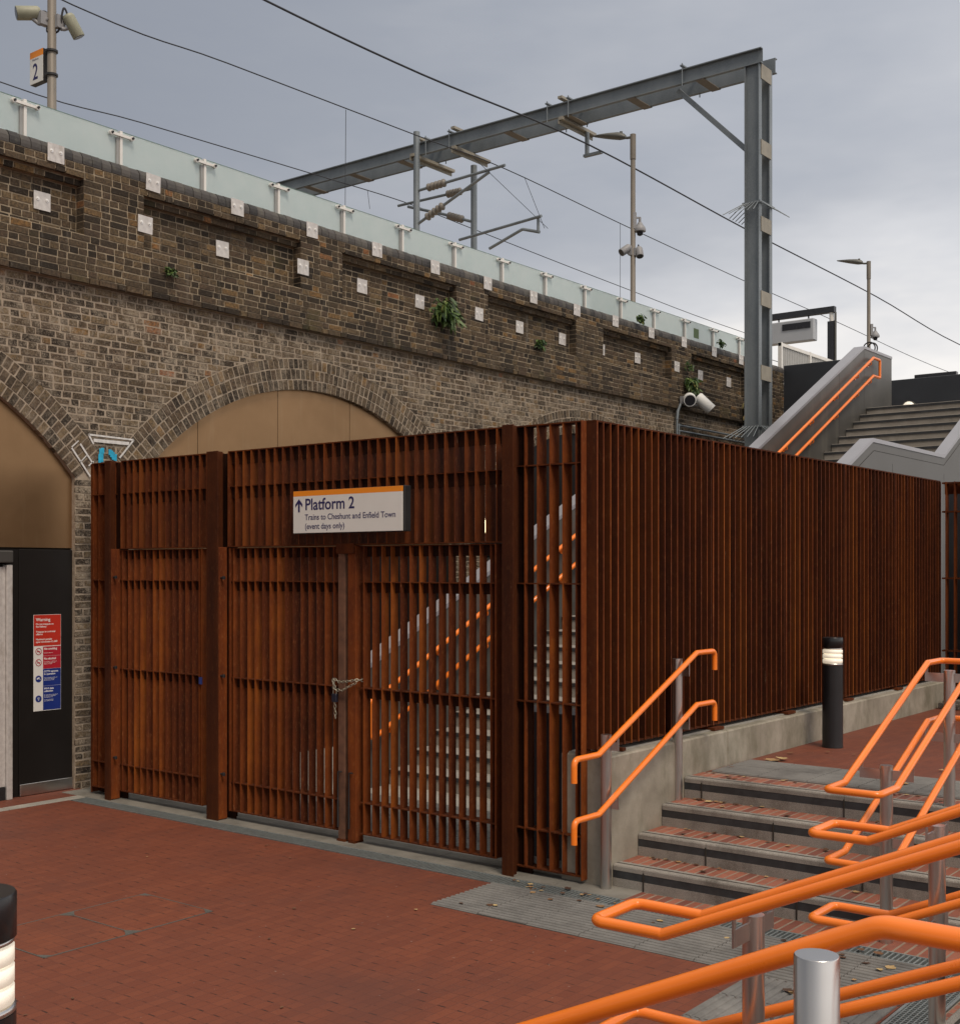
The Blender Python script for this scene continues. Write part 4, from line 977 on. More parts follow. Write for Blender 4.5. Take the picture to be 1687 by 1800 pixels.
a.build('lit_text', 'led_text', t); MB().box(-9.6, -9.54, 30.05, 30.1, 5.3, 6.74).build('support', 'dark_metal', t)

# corrugated fence past the end of the brick parapet
t = empty('corrugated_fence', (-11.2, 27, 5.36), 'pale corrugated fence with white frame on the platform edge', 'fence')
f = MB(); c_ = MB(); cuts = [24.84, 26.37, 27.9, 29.4, 31, 32.6, 34.2]
for a, b in zip(cuts[:-1], cuts[1:]):
    f.box(-11.24, -11.16, a, a + .07, 5.36, 7.14); f.box(-11.235, -11.165, a, b, 7.06, 7.13); f.box(-11.235, -11.165, a, b, 6.2, 6.28)
    n = 16
    for k in range(n): y = a + .09 + k * (b - a - .1) / n; c_.prism([(-11.22, y), (-11.18, y + .02), (-11.18, y + .045), (-11.22, y + .065)], 'z', 5.37, 7.06)
f.build('frame', 'white_frame', t); c_.build('sheeting', 'corrugated', t)
# passenger display hung from a goal-post frame
t = empty('goalpost_support', (-12.0, 29.66, 5.36), 'dark grey post and cross beam holding the platform display', 'sign frame')
MB().box(-12.08, -11.93, 29.6, 29.75, 5.36, 8.45).build('post', 'clad_dark', t); MB().box(-14.2, -11.91, 29.6, 29.75, 8.67, 8.82).build('beam', 'clad_dark', t)
MB().cyl((-12.0, 29.67, 8.44), (-12.0, 29.67, 8.68), .055, 12).build('collar', 'white_frame', t); MB().cyl((-11.90, 29.67, 5.4), (-11.90, 29.67, 8.67), .03, 10).build('conduit', 'lamp_grey', t)
t = empty('platform_display', (-13.1, 29.66, 8.3), 'grey hanging passenger display with a black screen', 'display')
MB().bbox(-14.05, -12.42, 29.55, 29.80, 8.03, 8.58, .02).build('case', 'screen_grey', t); MB().box(-13.25, -12.50, 29.53, 29.549, 8.34, 8.50).build('screen', 'screen_black', t)
MB().cyl((-12.6, 29.67, 8.57), (-12.6, 29.67, 8.68), .02, 8).cyl((-13.4, 29.67, 8.57), (-13.4, 29.67, 8.68), .02, 8).each('hanger', 'dark_metal', t)

# ================================================================== HANDRAILS OF THE FRONT STEPS
RR = .0212
Z0u, Z1u, Z0l, Z1l = .985, 1.608, .575, 1.205
def stub(mb, x, y, z0, z1): mb.cyl((x, y, z0), (x, y, z1), .038, 24)
# A: single rail along the plinth
t = empty('handrail', (-4.6, 7.9, 0), 'orange double height handrail against the concrete plinth, left of the steps', 'handrail')
for z0, z1 in ((Z0u, Z1u), (Z0l, Z1l)):
    x = -4.55
    MB().tube(fillet([(x, 6.86, z0 - .155), (x, 6.86, z0), (x, 7.16, z0), (x, 8.57, z1), (x, 8.87, z1), (x, 8.87, z1 - .15)], .05, 6, rs=[0, .05, .03, .03, .05, 0]), RR, 16).build('rail', 'orange_paint', t)
for (y, z0, z1) in ((7.41, 0, 1.09), (8.44, .48, 1.566)):
    p = MB(); stub(p, -4.65 + .005, y, z0, z1); po = p.build('rail_post', 'stainless', t)
    b = MB()
    for dz in (0, Z0u - Z0l):
        zz = Z0u + (y - 7.16) * .4418 - dz; b.box(-4.62, -4.545, y + .0, y + .008, zz - .115, zz - .055); b.box(-4.556, -4.544, y - .001, y + .009, zz - .115, zz - .018)
    b.each('bracket', 'stainless', t)
def pair(along, base, a0, a1, lab):
    # along 'y' or 'x'; base pair of cross positions; looped ends
    t = empty('handrail', ((base[0] + base[1]) / 2, a0, 0) if along == 'y' else (a0, (base[0] + base[1]) / 2, 0), lab, 'handrail', 'orange looped double handrails')
    P = (lambda s, c, z: (c, s, z)) if along == 'y' else (lambda s, c, z: (s, c, z))
    e = .285
    for z0, z1 in ((Z0u, Z1u), (Z0l, Z1l)):
        pts = [P(a0, base[0], z0), P(a1, base[0], z1), P(a1 + e, base[0], z1), P(a1 + e, base[1], z1), P(a1, base[1], z1), P(a0, base[1], z0), P(a0 - e, base[1], z0), P(a0 - e, base[0], z0)]
        MB().tube(fillet(pts, .035, 5, closed=True, rs=[.03, .03, .045, .045, .03, .03, .045, .045]), RR, 16, closed=True).build('rail', 'orange_paint', t)
    c = (base[0] + base[1]) / 2
    for s, zb_, zt in ((a0 + .27, 0.0, 1.07), (a1 - .02, .48, 1.566)):
        q = P(s, c, 0); p = MB(); stub(p, q[0], q[1], zb_, zt); p.build('rail_post', 'stainless', t)
        b = MB()
        for dz in (0, Z0u - Z0l):
            zz = Z0u + (s - a0) / (a1 - a0) * (Z1u - Z0u) - dz
            A = P(s, base[0], zz - .085); B = P(s, base[1], zz - .085); b.bar(A, B, .008, .06)
            for cc in base: A = P(s, cc, zz - .115); B = P(s, cc, zz - .015); b.bar(A, B, .02, .006, up=(0, 1, 0) if along == 'y' else (1, 0, 0))
        b.each('bracket', 'stainless', t)
    return t
pair('y', (-2.80, -2.49), 7.12, 8.62, 'orange looped handrail up the middle of the far flight of steps')
pair('x', (3.765, 4.06), -2.13, -.72, 'orange looped handrail with square loop in front of the bottom steps')
pair('x', (5.655, 5.945), -2.11, -.72, 'orange looped handrail between the far steps and the nearer looped rail')
# D: nearest rail
t = empty('handrail', (-.8, 2.2, 0), 'thick looking orange handrail closest to the camera with large steel post', 'handrail')
for z0, z1 in ((Z0u, Z1u), (Z0l, Z1l)):
    y = 2.20
    MB().tube(fillet([(-2.4, y, z0 - .15), (-2.4, y, z0), (-2.12, y, z0), (-.795, y, z1), (-.1, y, z1), (-.1, y, z1 - .15)], .05, 8, rs=[0, .05, .05, .10, .05, 0]), RR, 32).build('rail', 'orange_paint', t)
for x, zb_, zt in ((-.835, .48, 1.598), (-1.9, 0, 1.07)):
    p = MB(); p.lathe((x, 2.0, 0), [(.038, zb_), (.038, zt - .002), (.0365, zt)], 48); p.build('rail_post', 'stainless', t)
    b = MB()
    for dz in (0, Z0u - Z0l):
        zz = Z0u + (x + 2.12) / 1.325 * (Z1u - Z0u) - dz
        b.bar((x - .03, 2.03, zz - .10), (x - .065, 2.20, zz - .10), .008, .06); b.box(x - .077, x - .053, 2.196, 2.204, zz - .145, zz - .03)
    b.each('bracket', 'stainless', t)

# ================================================================== BOLLARD LIGHTS
def bollard(x, y, z, lab):
    t = empty('bollard_light', (x, y, z), lab, 'bollard light', 'black bollard lights')
    MB().lathe((x, y, z), [(.094, 0), (.093, .02), (.092, .03), (.092, .75)], 40).build('body', 'black_paint', t)
    MB().lathe((x, y, z), [(.088, .75), (.092, .752), (.092, .764), (.086, .766)], 40).build('base_ring', 'stainless', t)
    MB().lathe((x, y, z), [(.040, .76), (.040, .90)], 24).build('light_tube', 'lamp_core', t)
    for k in range(3):
        z0 = .768 + k * .0425; MB().lathe((x, y, z), [(.070, z0), (.0885, z0 + .002), (.0885, z0 + .034), (.074, z0 + .040)], 40).build('lens', 'lamp_glow', t)
    MB().lathe((x, y, z), [(.080, .895), (.0885, .897), (.0885, .905), (.08, .908)], 40).build('top_ring', 'stainless', t)
    MB().lathe((x, y, z), [(.088, .905), (.093, .908), (.093, .995), (.090, 1.0)], 40).build('cap', 'black_paint', t)
bollard(-4.372, 10.834, .637, 'black bollard light standing on the terrace in front of the side fence')
bollard(-2.421, 1.377, .575 - .0, 'black bollard light cut by the lower left corner of the view')

# ================================================================== OVERHEAD LINE STRUCTURE
GY0, GY1 = 20.18, 20.66
def ibeam_x(mb, x0, x1, yc, z0, z1, w=.20, tf=.018, tw=.012):
    mb.box(x0, x1, yc - w / 2, yc + w / 2, z1 - tf, z1); mb.box(x0, x1, yc - w / 2, yc + w / 2, z0, z0 + tf); mb.box(x0, x1, yc - tw / 2, yc + tw / 2, z0 + tf, z1 - tf)
t = empty('overhead_portal', (-9.58, 20.4, 0), 'galvanised steel portal frame spanning the tracks above the viaduct', 'gantry')
PZ = 11.42; b = MB()
def chan(mb, x0, x1, y_web, y_tip, z0, z1):   # channel section: web at y_web, flanges to y_tip
    tf = .018; s = 1 if y_tip > y_web else -1
    mb.box(x0, x1, min(y_web, y_web + s * .014), max(y_web, y_web + s * .014), z0, z1)
    a, c = sorted((y_web + s * .0145, y_tip)); mb.box(x0, x1, a, c, z1 - tf, z1); mb.box(x0, x1, a, c, z0, z0 + tf)
chan(b, -26, -9.40, 20.15, 20.07, 11.15, PZ); b.build('front_beam', 'galvanised', t)
b = MB(); chan(b, -26, -9.40, 20.66, 20.74, 11.15, PZ); b.build('rear_beam', 'galvanised', t)
b = MB(); x = -10.6
for i in range(8): b.box(x - .09, x + .09, 20.08, 20.74, 11.135, 11.148); x -= 1.45
b.each('batten_plate', 'pole_paint', t)
b = MB(); px0, px1 = -9.72, -9.44
for yw, yt in ((20.14, 20.08), (20.56, 20.62)):
    a, c = sorted((yw, yw + (.014 if yt < yw else -.014)))
    b.box(px0, px1, yw - .007, yw + .007, .6, 11.15)
    for xx in (px0, px1 - .018):
        lo, hi = sorted((yw + (-.0075 if yt < yw else .0075), yt)); b.box(xx, xx + .018, lo, hi, .6, 11.15)
        lo, hi = sorted((yw + (.0075 if yt < yw else -.0075), yw + (.05 if yt < yw else -.05))); b.box(xx, xx + .018, lo, hi, .6, 11.15)
b.build('column', 'galvanised', t)
b = MB()
for z in (11.03, 9.70, 8.35, 7.04, 5.73, 4.45): b.box(px1 + .001, px1 + .013, 20.15, 20.56, z - .13, z + .13); b.box(px0 - .013, px0 - .001, 20.15, 20.56, z - .13, z + .13)
b.each('column_batten', 'galvanised_pale', t)
b = MB(); b.bar((-11.15, 20.3, 11.13), (-9.75, 20.3, 9.72), .07, .09); b.build('knee_brace', 'galvanised', t)
# anti-climb spikes
for zz in (8.72, 4.78):
    b = MB(); b.box(px0 - .02, px1 + .02, 20.055, 20.068, zz - .02, zz + .02); b.box(px1 + .02, px1 + .033, 20.055, 20.66, zz - .02, zz + .02); b.box(px0 - .033, px0 - .02, 20.055, 20.66, zz - .02, zz + .02)
    for k in range(6):
        x = px0 + k * .055; b.cyl((x, 20.06, zz), (x + (k - 2.5) * .06 - .1, 19.75, zz - .22), .008, 5)
    for k in range(5):
        y = 20.1 + k * .12; b.cyl((px1 + .03, y, zz), (px1 + .30, y + (k - 2) * .05, zz - .20), .008, 5); b.cyl((px0 - .03, y, zz), (px0 - .30, y, zz - .20), .008, 5)
    b.build('anti_climb_spikes', 'galvanised', t)
b = MB()
for x in (-10.95, -13.45, -13.95, -16.45, -17.1, -22.0): b.cyl((x, 20.07, 11.1), (x, 20.07, 11.52), .012, 6); b.cyl((x, 20.75, 11.1), (x, 20.75, 11.52), .012, 6); b.box(x - .03, x + .03, 20.04, 20.78, 11.46, 11.485)
b.each('u_bolt', 'galvanised', t)
# cross angles and drop tubes
b = MB(); 
for x in (-13.6, -16.3, -17.3): b.box(x - .05, x + .05, 20.02 if x != -17.3 else 19.85, 21.25, 11.07, 11.13); b.box(x - .055, x - .04, 20.02 if x != -17.3 else 19.85, 21.25, 11.0, 11.071); b.box(x - .05, x + .05, 20.0, 20.8, 11.48, 11.53)
b.each('cross_member', 'galvanised_pale', t)
b = MB(); b.cyl((-17.25, 19.95, 8.6), (-17.25, 19.95, 11.6), .07, 12); b.build('drop_tube', 'galvanised', t)
b = MB(); b.cyl((-16.6, 21.1, 8.4), (-16.6, 21.1, 11.05), .07, 12); b.build('drop_tube', 'galvanised', t)
b = MB(); b.cyl((-13.55, 20.9, 10.58), (-13.55, 20.9, 11.05), .045, 10); b.box(-13.62, -13.2, 20.86, 20.94, 10.56, 10.61); b.build('wire_hanger', 'galvanised', t)
# cantilevers with insulators
def insul(mb, a, b, r=.085, n=5):
    a = Vector(a); b = Vector(b); path = []; rad = []
    for i in range(n):
        for f, q in ((0, .55), (.35, 1), (.65, 1), (.99, .55)): path.append(a + (b - a) * ((i + f) / n)); rad.append(r * q)
    mb.tube(path, r, 12, radii=rad)
def cantilever(tag_label, tubes, ins):
    t2 = empty('cantilever_arm', tubes[0][0], tag_label, 'cantilever arm', 'overhead wire cantilever arms')
    a = MB()
    for p in tubes: a.tube(p if len(p) < 3 else fillet(p, .1, 4), .032, 8)
    a.each('tube', 'galvanised', t2); a = MB()
    for p, q in ins: insul(a, p, q)
    a.each('insulator', 'insulator', t2) if ins else None
cantilever('cantilever arm held by the nearer drop tube, reaching right with two insulators',
           [[(-17.25, 19.95, 10.34), (-14.9, 19.95, 10.42)], [(-17.25, 19.95, 9.62), (-15.3, 19.95, 10.36)]],
           [((-16.95, 19.95, 10.35), (-16.45, 19.95, 10.37)), ((-16.98, 19.95, 9.72), (-16.5, 19.95, 9.905))])
cantilever('cantilever arm held by the farther drop tube, reaching left with two insulators',
           [[(-16.6, 21.1, 10.56), (-18.8, 21.1, 10.575)], [(-16.6, 21.1, 9.82), (-17.5, 21.1, 10.16), (-18.5, 21.1, 10.50)]],
           [((-16.95, 21.1, 10.562), (-17.36, 21.1, 10.566)), ((-16.9, 21.1, 9.93), (-17.33, 21.1, 10.095))])
cantilever('low registration arm with a bent steady arm, just above the glass screen',
           [[(-16.6, 20.6, 9.33), (-14.25, 20.3, 9.36)], [(-14.36, 20.35, 9.35), (-14.36, 20.35, 9.05)], [(-14.33, 20.35, 9.06), (-14.75, 20.35, 9.19), (-15.6, 20.35, 8.93)]], [])
def wire(pts, r, label):
    P = [Vector(p) for p in pts]; o = []
    for i in range(len(P) - 1):
        p0 = P[max(0, i - 1)]; p1 = P[i]; p2 = P[i + 1]; p3 = P[min(len(P) - 1, i + 2)]
        for k in range(6):
            t = k / 6; o.append(.5 * (2 * p1 + (p2 - p0) * t + (2 * p0 - 5 * p1 + 4 * p2 - p3) * t * t + (3 * p1 - p0 - 3 * p2 + p3) * t ** 3) if 0 < i < len(P) - 2 else p1.lerp(p2, t))
    o.append(P[-1])
    return tag(MB().tube(o, r, 6).build('overhead_wire', 'wire_dark'), label, 'wire', 'overhead wires')
wire([(-13.2, 3, 10.75), (-13.2, 8.0, 10.45), (-13.2, 11.97, 10.36), (-13.2, 15.4, 10.39), (-13.2, 20.4, 10.60), (-13.2, 27.5, 10.45), (-13.2, 36.0, 10.35), (-13.2, 44.1, 10.08), (-13.2, 60, 10.3), (-13.2, 80, 10.8)], .016, 'thickest overhead wire, nearest, crossing the sky from top left to right edge')
wire([(-15.2, 3, 10.6), (-15.2, 10.2, 10.21), (-15.2, 13, 10.30), (-15.2, 17.7, 10.43), (-15.2, 20.4, 10.51), (-15.2, 25.1, 10.38), (-15.2, 31.7, 10.24), (-15.2, 38, 10.16), (-15.2, 50, 10.0), (-15.2, 70, 10.5)], .010, 'thin overhead wire ending its rise at the right reaching cantilever tip')
wire([(-18.6, 4, 10.55), (-18.6, 11.1, 10.24), (-18.6, 13.9, 10.37), (-18.6, 18.2, 10.53), (-18.6, 21.1, 10.62), (-18.6, 23.6, 10.56), (-18.6, 30.3, 10.40), (-18.6, 38.7, 10.28), (-18.6, 60, 10.4)], .010, 'thin overhead wire of the far track, low above the glass screen')
wire([(-15.2, 3, 8.3), (-15.2, 15.6, 8.3), (-15.3, 20.4, 8.35), (-15.2, 30, 8.3), (-15.2, 60, 8.3)], .010, 'contact wire below the others, hidden behind the glass screen')
def dropper(a, b, label): return tag(MB().cyl(a, b, .0055, 5).build('dropper_wire', 'wire_dark'), label, 'wire', 'thin vertical dropper wires')
dropper((-15.2, 15.68, 10.35), (-15.2, 15.66, 8.3), 'thin vertical dropper above the glass screen left of the gantry tubes')
dropper((-15.2, 21.05, 10.49), (-14.8, 21.2, 9.40), 'short thin dropper down to the low registration arm')
dropper((-15.2, 19.3, 10.47), (-14.75, 21.25, 9.40), 'long slanting thin wire down to the low registration arm')
dropper((-15.2, 24.87, 10.38), (-15.2, 24.87, 8.3), 'thin vertical dropper just left of the nearer platform lamp post')
dropper((-18.6, 19.87, 10.58), (-18.6, 19.94, 10.2), 'very short dropper from the far track wire')

# ---- platform lamp posts with cameras and platform number
def cam_housing(name_label, base, direction, length, r, mat, group=None, bracket_to=None):
    d = Vector(direction).normalized(); b = Vector(base)
    t = empty('security_camera', b, name_label, 'security camera', group)
    a = b; e = b + d * length
    m = MB(); m.tube([a, a + d * .025, a + d * .03, e - d * .003, e], r, 18, radii=[r * .80, r * .99, r, r, r * .97]); m.build('housing', mat, t)
    MB().cyl(e + d * .0005, e + d * .003, r * .84, 18).build('glass_front', 'screen_black', t)
    if bracket_to:
        q = Vector(bracket_to); k = b + d * length * .35 - Vector((0, 0, r))
        MB().tube(fillet([q, (k + q) / 2 - Vector((0, 0, .06)), k + Vector((0, 0, r * .3))], .03), .022, 8).obox((q * .7 + k * .3), (1, 0, 0), (0, 1, 0), (0, 0, 1), .035, .05, .07).build('bracket', 'camera_grey', t)
        c = MB(); s_ = b + d * .01
        K = [s_, s_ - d * .06 + Vector((0, 0, .03)), s_ - d * .11 - Vector((0, 0, .03)), (s_ + q) / 2 - d * .03 - Vector((0, 0, .17)), q - Vector((0, 0, .15))]
        for _ in range(3): K = [K[0]] + [z_ for p_, q_ in zip(K[:-1], K[1:]) for z_ in (p_.lerp(q_, .25), p_.lerp(q_, .75))] + [K[-1]]
        c.tube(K, .011, 8); c.build('cable', 'cable_black', t)
    return t
def lamp_post(y, label, lantern=True):
    t = empty('lamp_post', (-12, y, 5.355), label, 'lamp post', 'platform lamp posts')
    MB().tube([(-12, y, 5.355), (-12, y, 7.0), (-12, y, 7.01), (-12, y, 10.42)], .055, 16, radii=[.062, .060, .050, .045]).cyl((-12, y, 9.98), (-12, y, 10.45), .056, 16).build('pole', 'pole_paint', t)
    MB().tube([(-12, y, 10.40), (-12.12, y, 10.41), (-12.2, y, 10.43)], .025, 10).build('arm', 'lamp_grey', t)
    v = MB(); st = [(0, .03, .035), (.04, .075, .065), (.15, .11, .085), (.35, .13, .065), (.55, .11, .035), (.70, .05, .014)]; ring = []
    for s, w, h in st:
        cx_, cz = -12.16 - s, 10.44 + s * .22; ring.append([(cx_, y + w * math.cos(a), cz + h * math.sin(a) * (1 if math.sin(a) > 0 else .7)) for a in [i * math.pi / 8 for i in range(16)]])
    vs = [p for r_ in ring for p in r_]; f = [(i * 16 + j, i * 16 + (j + 1) % 16, (i + 1) * 16 + (j + 1) % 16, (i + 1) * 16 + j) for i in range(len(ring) - 1) for j in range(16)]
    v.add(vs, f, True); v.add(ring[0], [tuple(range(16))]); v.add(ring[-1], [tuple(range(16))[::-1]]); v.cyl((-12.26, y, 10.49), (-12.26, y, 10.56), .03, 10); v.build('lantern', 'lamp_grey', t)
    return t
lamp_post(7.783, 'platform lamp post at the left with the platform 2 number sign')
lamp_post(20.09, 'tall platform lamp post with three cameras, between the gantry and its column')
lamp_post(32.2, 'platform lamp post rising behind the top of the stair parapet')
cr_ = Vector((math.cos(cam.rotation_euler.z), math.sin(cam.rotation_euler.z), 0)); vw = Vector((-cr_.y, cr_.x, 0))
A = Vector((-12, 7.783, 8.33))
MB()
cam_housing('olive camera on the left post, pointing left', A - cr_ * .13 + Vector((0, 0, .02)), -cr_ - vw * .5 + Vector((0, 0, -.22)), .25, .075, 'camera_shell', 'security cameras on the left platform post', A - cr_ * .03 - vw * .03 + Vector((0, 0, -.05)))
cam_housing('olive camera on the left post, pointing down to the right', A + cr_ * .17 + Vector((0, 0, -.0)), cr_ * .42 + vw * .25 + Vector((0, 0, -.85)), .25, .068, 'camera_shell', 'security cameras on the left platform post', A + cr_ * .03 + Vector((0, 0, -.05)))
B = Vector((-12, 20.09, 8.33))
cam_housing('grey camera on the middle lamp post, pointing left', B - cr_ * .06, -cr_ * .8 - vw * .4 + Vector((0, 0, -.6)), .23, .075, 'camera_grey', 'security cameras on the middle lamp post', B - cr_ * .0 + Vector((0, 0, -.08)))
cam_housing('grey camera on the middle lamp post, pointing down', B + cr_ * .11 - Vector((0, 0, .02)), cr_ * .05 - vw * .4 + Vector((0, 0, -.8)), .20, .07, 'camera_grey', 'security cameras on the middle lamp post', B + Vector((0, 0, -.08)))
def dome(p, label):
    p = Vector(p); t = empty('dome_camera', p, label, 'security camera')
    MB().lathe(p, [(.04, .12), (.06, .08), (.10, .03), (.115, -.02), (.11, -.05)][::-1], 20).cyl(p + Vector((0, 0, .1)), p + Vector((0, 0, .22)), .025, 8).build('housing', 'camera_grey', t)
    MB().lathe(p, [(.02, -.13), (.05, -.115), (.065, -.05)], 16).build('dome', 'screen_black', t)
    q = p - cr_ * .10; MB().obox(q + Vector((0, 0, .15)), cr_, vw, (0, 0, 1), .03, .05, .15).bar(q + Vector((0, 0, .21)), p + Vector((0, 0, .21)), .03, .03).build('bracket', 'camera_grey', t)
dome(B + cr_ * .13 + Vector((0, 0, .34)), 'grey dome camera above the two others on the middle lamp post')
dome((-11.86, 32.3, 8.48), 'small dome camera low on the farthest lamp post')
MB()
g = MB()
g.tube([(-11.95 + .16 * math.cos(a), 32.1, 8.12 + .16 * math.sin(a)) for a in [i * math.pi / 10 for i in range(20)]], .018, 6, closed=True); g.tube([(-11.86 + .13 * math.cos(a), 32.1, 8.10 + .15 * math.sin(a)) for a in [i * math.pi / 10 for i in range(20)]], .018, 6, closed=True)
tag(g.build('cable_coil', 'cable_black'), 'coiled black cable hanging on the farthest lamp post', 'cable')
# platform number sign
s = empty('platform_number_sign', (-12.2, 7.8, 7.8), 'small platform sign with a blue figure 2 and orange band on the left post', 'sign')
MB().bbox(-12.34, -12.09, 7.735, 7.80, 7.62, 7.98, .004).build('sign_case', 'dark_metal', s)
MB().box(-12.337, -12.093, 7.728, 7.735, 7.623, 7.905).build('white_face', 'sign_white', s); MB().box(-12.337, -12.093, 7.728, 7.735, 7.9055, 7.977).build('orange_band', 'sign_orange', s)
text('2', .25, 'ink_navy', s, (-12.285, 7.7275, 7.665), (1, 0, 0), (0, 0, 1), 'lettering', .003, .0004, .85); text('Platform', .035, 'ink_navy', s, (-12.29, 7.7275, 7.872), (1, 0, 0), (0, 0, 1), 'lettering', 0, .0004)
b = MB()
for z in (7.66, 7.92): b.cyl((-12, 7.783, z), (-12, 7.783, z + .022), .066, 16); b.box(-12.1, -12.04, 7.77, 7.79, z, z + .02)
b.each('clamp', 'dark_metal', s)

# cameras and conduit on the brick wall
cwp = Vector((-10.8, 20.2, 5.36))
cam_housing('white camera on the viaduct wall, facing the viewer', cwp + Vector((-.06, -.02, .03)), Vector((.45, -.75, -.25)), .24, .115, 'camera_white', 'white cameras on the viaduct wall', (-10.98, 20.05, 5.40))
cam_housing('white camera on the viaduct wall, pointing down to the right', cwp + Vector((.0, .16, .08)), Vector((.55, .35, -.62)), .36, .105, 'camera_white', 'white cameras on the viaduct wall', (-10.98, 20.25, 5.45))
t = MB()
t.cyl((-11.0, 19.97, 3.2), (-11.0, 19.97, 5.02), .022, 8); t.cyl((-11.0, 20.05, 3.2), (-11.0, 20.05, 4.93), .016, 8)
for z in (4.90, 4.80): t.cyl((-11.01, 20.02, z), (-11.01, 24.4, z), .02, 8)
t.tube([(-11.0, 19.97, 5.0), (-10.99, 19.98, 5.15), (-10.96, 20.05, 5.3)], .03, 8)
tag(t.build('conduit', 'galvanised'), 'galvanised cable conduits on the brick wall below the white cameras', 'conduit')
# lit wall lamp glimpsed through the upper panel
t = empty('wall_lamp', (-10.95, 14.14, 2.88), 'bright wall lamp glimpsed between the blades right of the platform sign', 'lamp')
MB().box(-11.03, -10.93, 13.95, 14.3, 2.78, 3.0).build('lamp_body', 'white_frame', t); MB().bbox(-10.93, -10.90, 13.98, 14.27, 2.80, 2.97, .01).build('lens', 'spot_glow', t)

# ---- plants rooted in the wall
def plant(p, r, n, label, mat='leaf_green', droop=.5, L=.13, W=.014):
    m = MB(); p = Vector(p)
    for i in range(n):
        th = rnd.uniform(-math.pi / 2, math.pi / 2); up = rnd.uniform(-.9, 1.0); d = Vector((abs(math.cos(th)) * .7 + .1, math.sin(th), up * .8)).normalized()
        b = p + Vector((rnd.random() * .03, rnd.uniform(-1, 1) * r * .25, rnd.uniform(-1, 1) * r * .2)); rr = r * rnd.uniform(.3, 1); tip = b + d * rr - Vector((0, 0, droop * rr * rr / r * .4))
        m.cur = 0; m.tube([b, (b + tip) / 2 + Vector((0, 0, .06 * rr)), tip], .0018, 3, cap=False)
        for k in range(5):
            f = .45 + k * .14; q = b.lerp(tip, min(f, 1)) + Vector((0, 0, .05 * rr)); a = Vector((rnd.uniform(-.2, 1), rnd.uniform(-1, 1), rnd.uniform(-1.0, .35) - droop * .5)).normalized()
            s_ = a.cross(Vector((rnd.uniform(-1, 1), rnd.uniform(-1, 1), rnd.uniform(-1, 1)))).normalized(); l = L * rnd.uniform(.5, 1.1); w = W * rnd.uniform(.7, 1.3); bend = Vector((0, 0, -l * .22))
            m.add([q, q + a * l * .35 + s_ * w, q + a * l * .75 + s_ * w * .7 + bend * .5, q + a * l + bend, q + a * l * .75 - s_ * w * .7 + bend * .5, q + a * l * .35 - s_ * w], [(0, 1, 5), (1, 2, 4, 5), (2, 3, 4)])
    return tag(m.build('wall_plant', mat), label, 'plant')
plant((-11.02, 13.22, 5.86), .30, 85, 'large leafy green plant sprouting in a sunken panel of the brick wall', L=.17, W=.016)
plant((-11.0, 8.57, 5.52), .09, 26, 'tiny bright green fern at left on the brick wall', L=.04, W=.012)
plant((-11.0, 15.55, 5.76), .12, 26, 'small dull green plant in the middle of the brick wall', droop=.8, L=.09)
plant((-10.98, 20.3, 5.72), .24, 50, 'green plant above the white wall cameras', droop=.9, L=.15, W=.02)
plant((-10.98, 20.25, 6.0), .18, 14, 'few thin green stems over a tie plate above the white cameras', droop=.1, L=.07)
plant((-10.98, 22.75, 5.55), .34, 55, 'dry yellowish plant beside the gantry column', 'leaf_yellow', .9, .13, .02)
plant((-11.0, 18.55, 6.60), .13, 26, 'small weed on top of the coping near the middle lamp post', droop=.2, L=.07, W=.016)
plant((-11.0, 21.6, 6.62), .14, 22, 'small weed on the coping near the gantry column', droop=.1, L=.07)

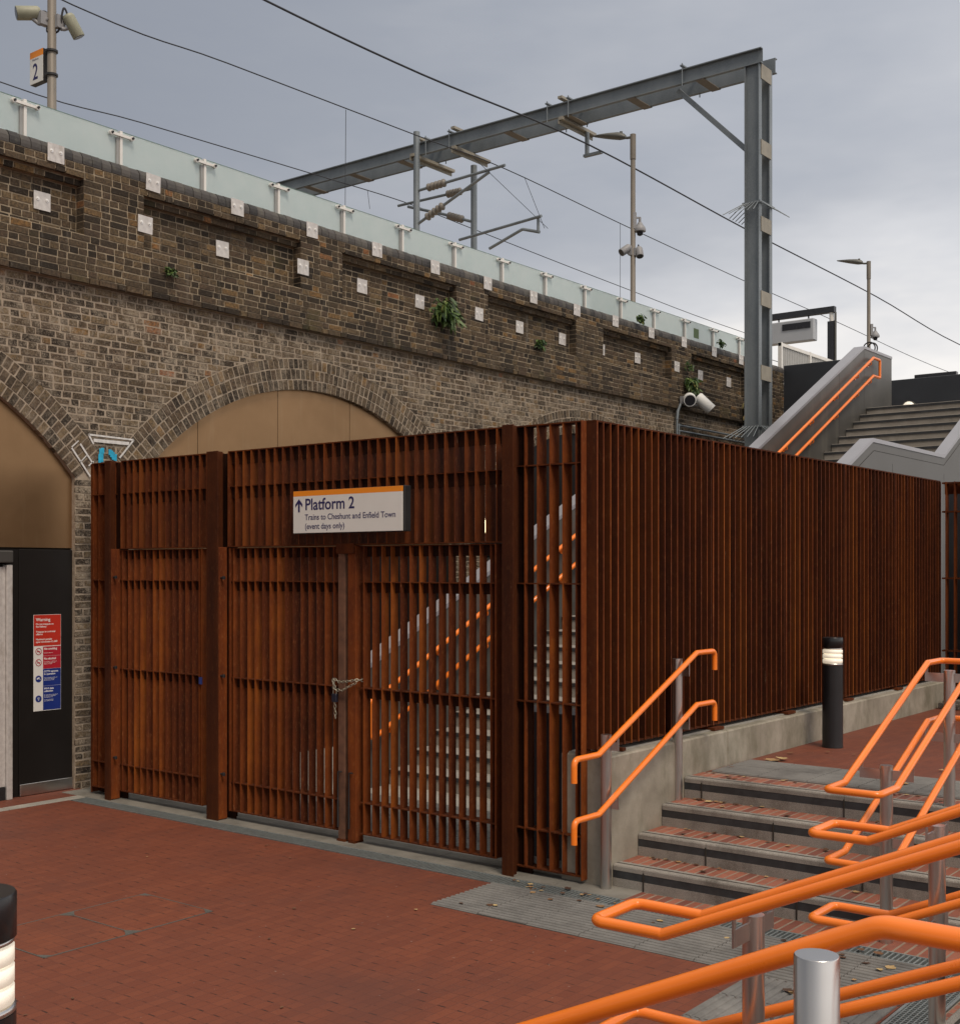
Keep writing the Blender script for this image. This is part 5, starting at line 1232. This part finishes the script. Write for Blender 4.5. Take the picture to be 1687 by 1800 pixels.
# ---- fallen leaves and debris
def leaf(x, y, z, s, label, group):
    m = MB(); a = rnd.uniform(0, 6.28); n = 8; w = rnd.uniform(.28, .5); curl = rnd.uniform(.1, .5); L_ = []; R_ = []
    for i in range(n + 1):
        t = i / n; wd = w * s * math.sin(math.pi * t) ** .8 * (1 + .25 * math.sin(t * 17 + a)); zz = curl * s * (t - .5) ** 2 + .003
        L_.append(((t - .5) * s, wd, zz + wd * curl)); R_.append(((t - .5) * s, -wd, zz + wd * curl * .6))
    mid = [((i / n - .5) * s, 0, curl * s * (i / n - .5) ** 2 + .003) for i in range(n + 1)]
    ca, sa = math.cos(a), math.sin(a); rot = lambda p: (x + p[0] * ca - p[1] * sa, y + p[0] * sa + p[1] * ca, z + p[2])
    v = [rot(p) for p in L_ + mid + R_]; f = []
    for i in range(n): f += [(i, i + 1, n + 2 + i, n + 1 + i), (n + 1 + i, n + 2 + i, 2 * n + 3 + i, 2 * n + 2 + i)]
    m.add(v, f); o = m.build('fallen_leaf', 'leaf_dry'); return tag(o, label, 'leaf', group)
for i in range(26): leaf(rnd.uniform(-5.2, -2.3), rnd.uniform(6.35, 7.25), .008, rnd.uniform(.03, .075), 'small dry leaf on the ribbed grey paving below the steps', 'dry leaves on the ribbed paving')
for k in range(4):
    for i in range(9): leaf(rnd.uniform(-4.55, -2.2), SY[k] + rnd.uniform(.12, .33), RZ * (k + 1) + .002, rnd.uniform(.03, .07), 'small dry leaf lying on the brick treads of the steps', 'dry leaves on the steps')
for i in range(60):
    k = rnd.randrange(4); leaf(rnd.uniform(-4.6, -3.9) if i % 2 else rnd.uniform(-4.5, -2.0), SY[k] + (.335 if k < 3 else .28) - abs(rnd.gauss(0, .02)), RZ * (k + 1) + .002, rnd.uniform(.02, .045), 'scrap of leaf caught at the back of a brick tread', 'leaf scraps at the back of the treads')
for i in range(24): leaf(rnd.uniform(-5.3, -3.9), 7.14 + rnd.gauss(0, .05), .006, rnd.uniform(.02, .05), 'dark leaf scrap on the ladder drain near the fence corner', 'leaf scraps on the ladder drain')
for x, y, s_ in ((-4.45, 9.72, .15), (-4.40, 9.80, .12), (-4.55, 9.15, .08), (-4.50, 10.2, .07)): leaf(x, y, .645, s_, 'pale curled leaf on the terrace beside the plinth wall', 'pale leaves beside the plinth')
for i in range(22): leaf(rnd.uniform(-4.5, -1.5), rnd.uniform(8.95, 13.8), .648, rnd.uniform(.03, .08), 'dry leaf scattered on the upper terrace', 'dry leaves on the terrace')
for i in range(16): leaf(rnd.uniform(-3.0, -2.05), rnd.uniform(3.5, 6.9), .008, rnd.uniform(.03, .08), 'brown leaf by the mesh drain at the lower right', 'brown leaves by the mesh drain')
for i in range(14): leaf(rnd.uniform(-9.0, -3.4), rnd.uniform(3.5, 7.0), .003, rnd.uniform(.018, .03), 'tiny pale fleck of leaf on the red paving', 'tiny leaves on the red paving')
